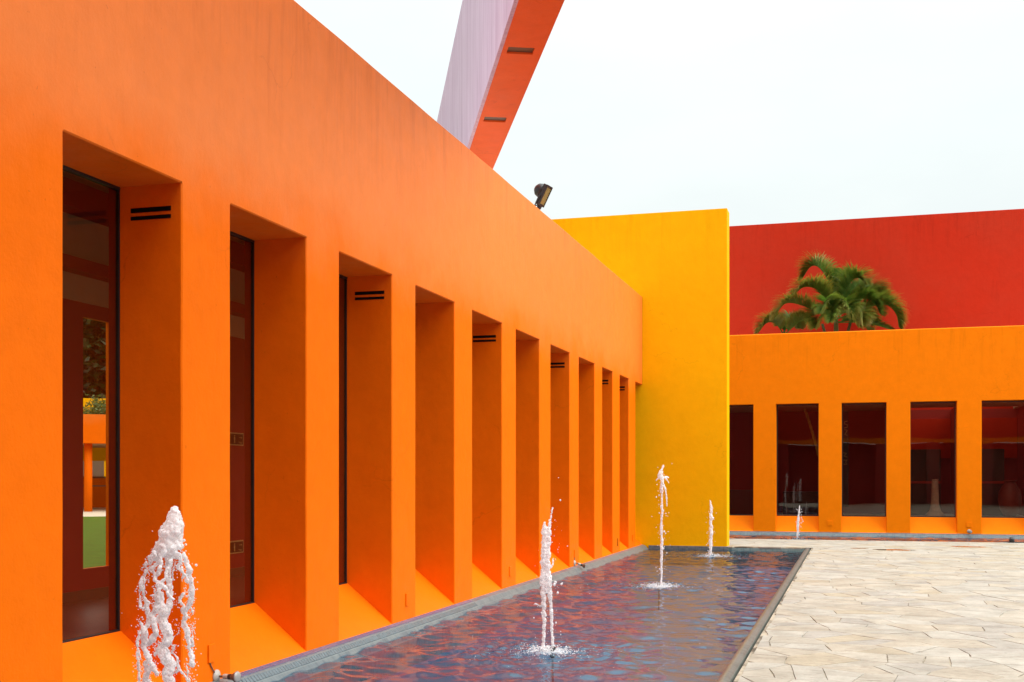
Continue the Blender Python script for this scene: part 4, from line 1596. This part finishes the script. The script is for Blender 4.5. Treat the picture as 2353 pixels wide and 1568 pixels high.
jet('c', 'tallest thin jet with a ragged head in front of the yellow wall', sc_, 0.005, 0.005, 45,
    drops_from('c', [(1190, 132, 3), (1284, 106, 3), (1180, 330, 5), (1198, 318, 5), (1200, 436, 5), (1243, 440, 4), (1245, 455, 3), (1232, 560, 6), (1242, 572, 4), (1185, 826, 4), (1200, 810, 5), (1178, 800, 4), (1240, 795, 3), (1250, 703, 4), (1184, 246, 4), (1150, 460, 3)], 4, 110, (1222, 20, 150, 900)),
    0.52, 1700, (0, 0), 12)
sd_ = strokes_from('d', [
    [(1542, 735, 9), (1542, 690, 10), (1544, 640, 11), (1546, 590, 12), (1547, 540, 12), (1545, 500, 11), (1547, 465, 12), (1546, 430, 10), (1546, 400, 9), (1542, 372, 7), (1540, 354, 4)],
    [(1552, 480, 6), (1566, 466, 3)], [(1550, 420, 6), (1556, 400, 3)]], 9, 0.35)
jet('d', 'short slim jet standing close under the yellow wall', sd_, 0.006, 0.005, 42,
    drops_from('d', [(1525, 640, 4), (1528, 690, 4), (1515, 650, 3), (1520, 720, 3), (1566, 560, 3)], 6, 90, (1542, 13, 420, 730)), 0.5, 1000, (0, 0), 13)
se_ = strokes_from('e', [
    [(2123, 605, 5), (2125, 580, 7), (2127, 540, 9), (2128, 500, 10), (2129, 475, 9), (2132, 450, 6), (2135, 425, 5), (2138, 402, 5), (2138, 386, 3)],
    [(2136, 425, 4), (2144, 438, 3)]], 10, 0.35)
jet('e', 'smallest jet in the narrow pool along the back building', se_, 0.008, 0.004, 40,
    drops_from('e', [(2148, 468, 3), (2156, 480, 3), (2160, 492, 4), (2150, 455, 2)], 7, 50, (2136, 12, 400, 590)), 0.4, 160, (0, 0), 14)

# jet a: broad frothy jet, close to the camera
def jet_a():
    rng = random.Random(77)
    x, y = JETS['a']
    t = depth_of('a')
    sc2 = 2.39

    def C2(px, py, dt=0.0):
        return at_depth(px / sc2 / 1.088, (1050 + py / sc2) / 1.088, t + dt)
    ppm = 2916.0 / t * sc2
    sph = []
    # head of foam: pointed cap, a swollen shoulder, opening downwards
    prof = [(512, 1044, 5), (535, 1042, 26), (570, 1043, 40), (610, 1042, 52), (650, 1030, 70), (672, 1020, 88), (700, 1022, 72), (740, 1012, 84), (790, 1000, 100), (830, 996, 108)]
    for (ya, ca, ra), (yb, cb, rb) in zip(prof[:-1], prof[1:]):
        for q in range(int((yb - ya) * 1.9)):
            f_ = rng.random()
            py = ya + (yb - ya) * f_
            cc, R_ = ca + (cb - ca) * f_, ra + (rb - ra) * f_
            r = min(R_ * 0.5, rng.uniform(9, 21) if py > 690 else rng.uniform(16, 30))
            rad = (R_ - 0.8 * r) * (math.sqrt(rng.random()) if py < 700 else rng.uniform(0.55, 1.0))
            a_ = rng.uniform(0, 6.283)
            if py > 770 and rng.random() < 0.45:
                continue
            p = C2(cc + rad * math.cos(a_), py, rad * math.sin(a_) / ppm)
            sph.append((p.x, p.y, p.z, r / ppm))
    # core column
    sph += stroke([(C2(px, py), r / ppm) for px, py, r in [(1005, 780, 26), (1008, 850, 20), (1008, 940, 18), (1014, 1020, 17), (1010, 1100, 19), (985, 1140, 30), (965, 1190, 28), (985, 1240, 34), (1000, 1300, 36), (975, 1370, 38), (1000, 1440, 34), (1010, 1520, 28), (1015, 1600, 34), (1000, 1720, 36), (1010, 1850, 36), (1005, 2000, 32), (1000, 2080, 30), (1000, 2125, 30)]], rng, 0.4)
    sph += stroke([(C2(px, py, -.03), r / ppm) for px, py, r in [(955, 1045, 20), (960, 1090, 24), (965, 1150, 22)]], rng, 0.3)
    sph += stroke([(C2(px, py, .0), r / ppm) for px, py, r in [(955, 1045, 12), (925, 1048, 9), (895, 1052, 5)]], rng, 0.3)
    # falling strands wrapped round the core
    env = [(800, 995, 105), (900, 995, 135), (1000, 990, 160), (1100, 990, 168), (1250, 985, 165), (1400, 985, 165), (1568, 985, 168), (1800, 990, 175), (2125, 990, 185)]

    def envelope(py):
        for (a, ca, ra), (b, cb, rb) in zip(env[:-1], env[1:]):
            if py <= b:
                s_ = (py - a) / (b - a)
                return ca + (cb - ca) * s_, ra + (rb - ra) * s_
        return env[-1][1:]
    drops = []
    for k in range(10):
        ang = 2 * math.pi * (k + rng.uniform(-.35, .35)) / 10
        py = 785 + rng.uniform(0, 70)
        pts = []
        w = rng.uniform(6, 12)
        while py < 2125:
            cxx, rr_ = envelope(py)
            p = C2(cxx + rr_ * math.cos(ang), py, rr_ * math.sin(ang) / ppm)
            w = min(17, max(3.5, w + rng.uniform(-5, 5)))
            if rng.random() < 0.11:
                if len(pts) > 1:
                    sph += stroke(pts, rng, 0.5, 2.4)
                pts = []
                py += rng.uniform(18, 60)
            else:
                pts.append((p, w / ppm))
            # froth of bubbles along the strand
            for q in range(rng.randint(4, 12)):
                pb = C2(cxx + rr_ * math.cos(ang) + rng.gauss(0, 14), py + rng.uniform(-20, 20), rr_ * math.sin(ang) / ppm)
                drops.append((pb.x, pb.y, pb.z, rng.uniform(1.2, 5.0) / ppm, 1.0))
            py += rng.uniform(20, 42)
            ang += rng.uniform(-0.22, 0.22)
        if len(pts) > 1:
            sph += stroke(pts, rng, 0.5, 2.4)
    # bridges between strands
    for k in range(16):
        py = rng.uniform(860, 2050)
        a0 = rng.uniform(0, 6.28)
        da = rng.uniform(0.4, 1.0) * rng.choice((-1, 1))
        pts = []
        for q in range(5):
            yq = py + q * rng.uniform(18, 30)
            cxx, rr_ = envelope(yq)
            a_ = a0 + da * q / 4
            pts.append((C2(cxx + rr_ * math.cos(a_), yq, rr_ * math.sin(a_) / ppm), rng.uniform(4, 11) / ppm))
        sph += stroke(pts, rng, 0.5, 2.4)
    for (px, py, r) in [(1172, 868, 9), (1178, 1012, 5), (1100, 720, 10), (1110, 745, 8), (728, 1155, 3), (785, 1230, 4), (795, 1505, 5), (910, 665, 4), (1180, 970, 4)]:
        p = C2(px, py)
        drops.append((p.x, p.y, p.z, r / ppm, 1.0))
    jet('a', 'broad frothy white jet in front of the first window bays', sph, 0.004, 0.005, 80, drops, 0.6, 900, (0, 0), 15)


jet_a()

# ------------------------------------------------------------------ plaza odds and ends
def puddle(label, cx, cy, rx, ry, seed):
    rng = random.Random(seed)
    n_ = 34
    vs = []
    for k in range(n_):
        a = 2 * math.pi * k / n_
        r = 1 + 0.45 * noise.noise(Vector((math.cos(a) * 1.7, math.sin(a) * 1.7, seed))) + 0.2 * noise.noise(Vector((math.cos(a) * 5, math.sin(a) * 5, seed)))
        vs.append((cx + rx * r * math.cos(a), cy + ry * r * math.sin(a), 0.0042))
    o_ = MB().add(vs, [tuple(range(n_))]).build('puddle', 'puddle_water')
    return tag(o_, label, 'puddle')


puddle('long shallow puddle on the pale paving before the back pool', 0.80, 26.95, 0.42, 0.30, 4)
puddle('thin puddle beside the long puddle on the pale paving', 0.12, 27.3, 0.20, 0.14, 5)
puddle('small shallow puddle on the paving opposite the pier with the round lamp', 2.5, 28.6, 0.34, 0.22, 9)
ul = thing('pool_lamp', 'small black lamp lying on the edge of the back pool', 'lamp', (3.73, BP0 - 0.07, 0.0))
MB().lathe([(0.05, 0), (0.07, 0.02), (0.075, 0.06), (0.06, 0.10)], (3.66, BP0 - 0.09, 0.075), (1, 0.15, -0.12), 16).build('housing', 'lamp_black', ul)
MB().tube([(3.70, BP0 - 0.09, 0.02), (3.85, BP0 - 0.06, 0.012), (4.0, BP0 - 0.02, 0.01), (4.04, BP0 + 0.03, -0.03)], 0.012, 6).build('cable', 'lamp_black', ul)
MB().box(3.62, 3.76, BP0 - 0.14, BP0 - 0.03, 0.002, 0.02).build('bracket', 'lamp_black', ul)

# ------------------------------------------------------------------ garden behind the corridor
struct('lawn', MB().box(-110, RX - 0.067, -10, 26.5, -0.6, 0.30).box(-110, -12.5, 26.5, 90, -0.6, 0.30), 'grass')
vd = (FWD + RGT * ((222 - CX) / FPX))
GD = Vector((vd.x, vd.y, 0)).normalized()
GR = Vector((GD.y, -GD.x, 0))


def gp(t, u, z):
    """t metres along the sight line, u metres to its right"""
    p = GD * t + GR * u
    return (p.x, p.y, z)


def gbox(mb, t0, t1, u0, u1, z0, z1):
    vs = [gp(t, u, z) for z in (z0, z1) for u in (u0, u1) for t in (t0, t1)]
    return mb.add(vs, [(0, 2, 3, 1), (4, 5, 7, 6), (0, 1, 5, 4), (2, 6, 7, 3), (0, 4, 6, 2), (1, 3, 7, 5)])


TS = vd.length
struct('garden_path', gbox(MB(), 38.5 * TS, 51 * TS, -9, 9, -0.3, 0.306), 'garden_paving')
gpav = thing('garden_pavilion', 'orange garden pavilion with round columns across the lawn', 'building', gp(47 * TS, 0, 0.306))
for u in (-4.3, -0.30, 3.7):
    b = MB().lathe([(0.15, 0), (0.15, 2.56)], gp(44 * TS, u, 0.306), n=16)
    b.build('column', 'orange_stucco', gpav, smooth=True)
gbox(MB(), 43.6 * TS, 44.4 * TS, -8, 8, 2.87, 3.95).build('fascia', 'orange_stucco', gpav)
gbox(MB(), 44.41 * TS, 51 * TS, -8, 8, 2.87, 3.2).build('roof', 'beige_paint', gpav)
gbox(MB(), 50 * TS, 50.3 * TS, -8, 8, 0.306, 1.55).build('wall', 'orange_stucco', gpav)
gbox(MB(), 50 * TS, 50.3 * TS, -8, 8, 2.30, 2.869).build('wall', 'yellow_stucco', gpav)
gbox(MB(), 49.95 * TS, 50.2 * TS, -8, 8, 1.551, 1.63).build('window_sill', 'skirting_brown', gpav)
for u in range(-6, 7, 2):
    gbox(MB(), 50.05 * TS, 50.1 * TS, u + 0.3 - 1.9, u + 0.3, 1.631, 2.299).build('window', 'white_panel', gpav)
rl = MB()
for u in (-1.2, 0.55):
    rl.tube([gp(47 * TS, u, 0.306), gp(47 * TS, u, 1.25)], 0.03, 8)
rl.tube([gp(47 * TS, -1.2, 1.25), gp(47 * TS, 0.55, 1.25)], 0.03, 8)
tag(rl.build('handrail', 'lamp_brown'), 'thin brown handrail under the garden pavilion roof', 'handrail')
gy = gbox(MB(), 54 * TS, 54.4 * TS, -12, 12, -0.3, 5.25).build('garden_yellow_wall', 'yellow_stucco')
tag(gy, 'yellow garden wall behind the shrub, seen through the first window', 'wall')


def leafy(name, label, cat, base, hgt, rx, rz, nleaf, size, mat, seed, clumps=18, stems=6):
    rng = random.Random(seed)
    base = Vector(base)
    t_ = thing(name, label, cat, tuple(base))
    b = MB()
    cz = base.z + hgt - rz
    cent = []
    for k in range(clumps):
        while True:
            p = Vector((rng.uniform(-1, 1), rng.uniform(-1, 1), rng.uniform(-1, 1)))
            if 0.25 < p.length < 1:
                break
        cent.append(Vector((base.x + p.x * rx * 0.8, base.y + p.y * rx * 0.8, cz + p.z * rz * 0.8)))
    lim = MB()
    lim.tube([base, base + Vector((0.02, 0, hgt * 0.3)), Vector((base.x, base.y, cz))], [rx * 0.06 + 0.02, rx * 0.05 + 0.012, rx * 0.03 + 0.006], 8)
    for c in cent[:stems]:
        st = Vector((base.x, base.y, base.z + hgt * rng.uniform(0.2, 0.5)))
        lim.tube([st, st.lerp(c, 0.5) + Vector((0, 0, 0.05 * hgt)), c], [rx * 0.03 + 0.005, rx * 0.02 + 0.004, 0.004 + rx * .006], 6)
    lim.build('trunk', 'bark', t_)
    vs, fs = [], []
    for k in range(nleaf):
        c = rng.choice(cent)
        r = rx * 0.36
        p = c + Vector((rng.gauss(0, .5) * r, rng.gauss(0, .5) * r, rng.gauss(0, .42) * r))
        a = Vector((rng.uniform(-1, 1), rng.uniform(-1, 1), rng.uniform(-.6, .6))).normalized()
        bb_ = a.cross(Vector((rng.uniform(-1, 1), rng.uniform(-1, 1), rng.uniform(-1, 1)))).normalized()
        L, W = size * rng.uniform(.6, 1.2), size * rng.uniform(.25, .45)
        o0 = len(vs)
        vs += [p - a * L, p + bb_ * W, p + a * L, p - bb_ * W]
        fs.append((o0, o0 + 1, o0 + 2, o0 + 3))
    MB().add(vs, fs).build('crown', mat, t_, fixn=False)
    return t_


for k, (t, u, hh, rx_, rz_) in enumerate([(60, -2.2, 13.0, 4.2, 5.2), (61, 2.2, 14.0, 4.5, 5.8), (64, 0.2, 11, 4.5, 4.6)]):
    leafy('tree', ['second tallest dark tree behind the yellow garden wall', 'tallest dark tree behind the yellow garden wall', 'lowest dark tree, behind the two taller garden trees'][k], 'tree',
          gp(t * TS, u, 0.29), hh, rx_, rz_, 15000, 0.30, 'tree_leaf', 40 + k, 26, 10)
leafy('shrub', 'green shrub in the planter in front of the yellow garden wall', 'shrub', gp(48 * TS, 0.1, 3.2), 1.75, 1.0, 0.7, 1800, 0.09, 'shrub_leaf', 60)
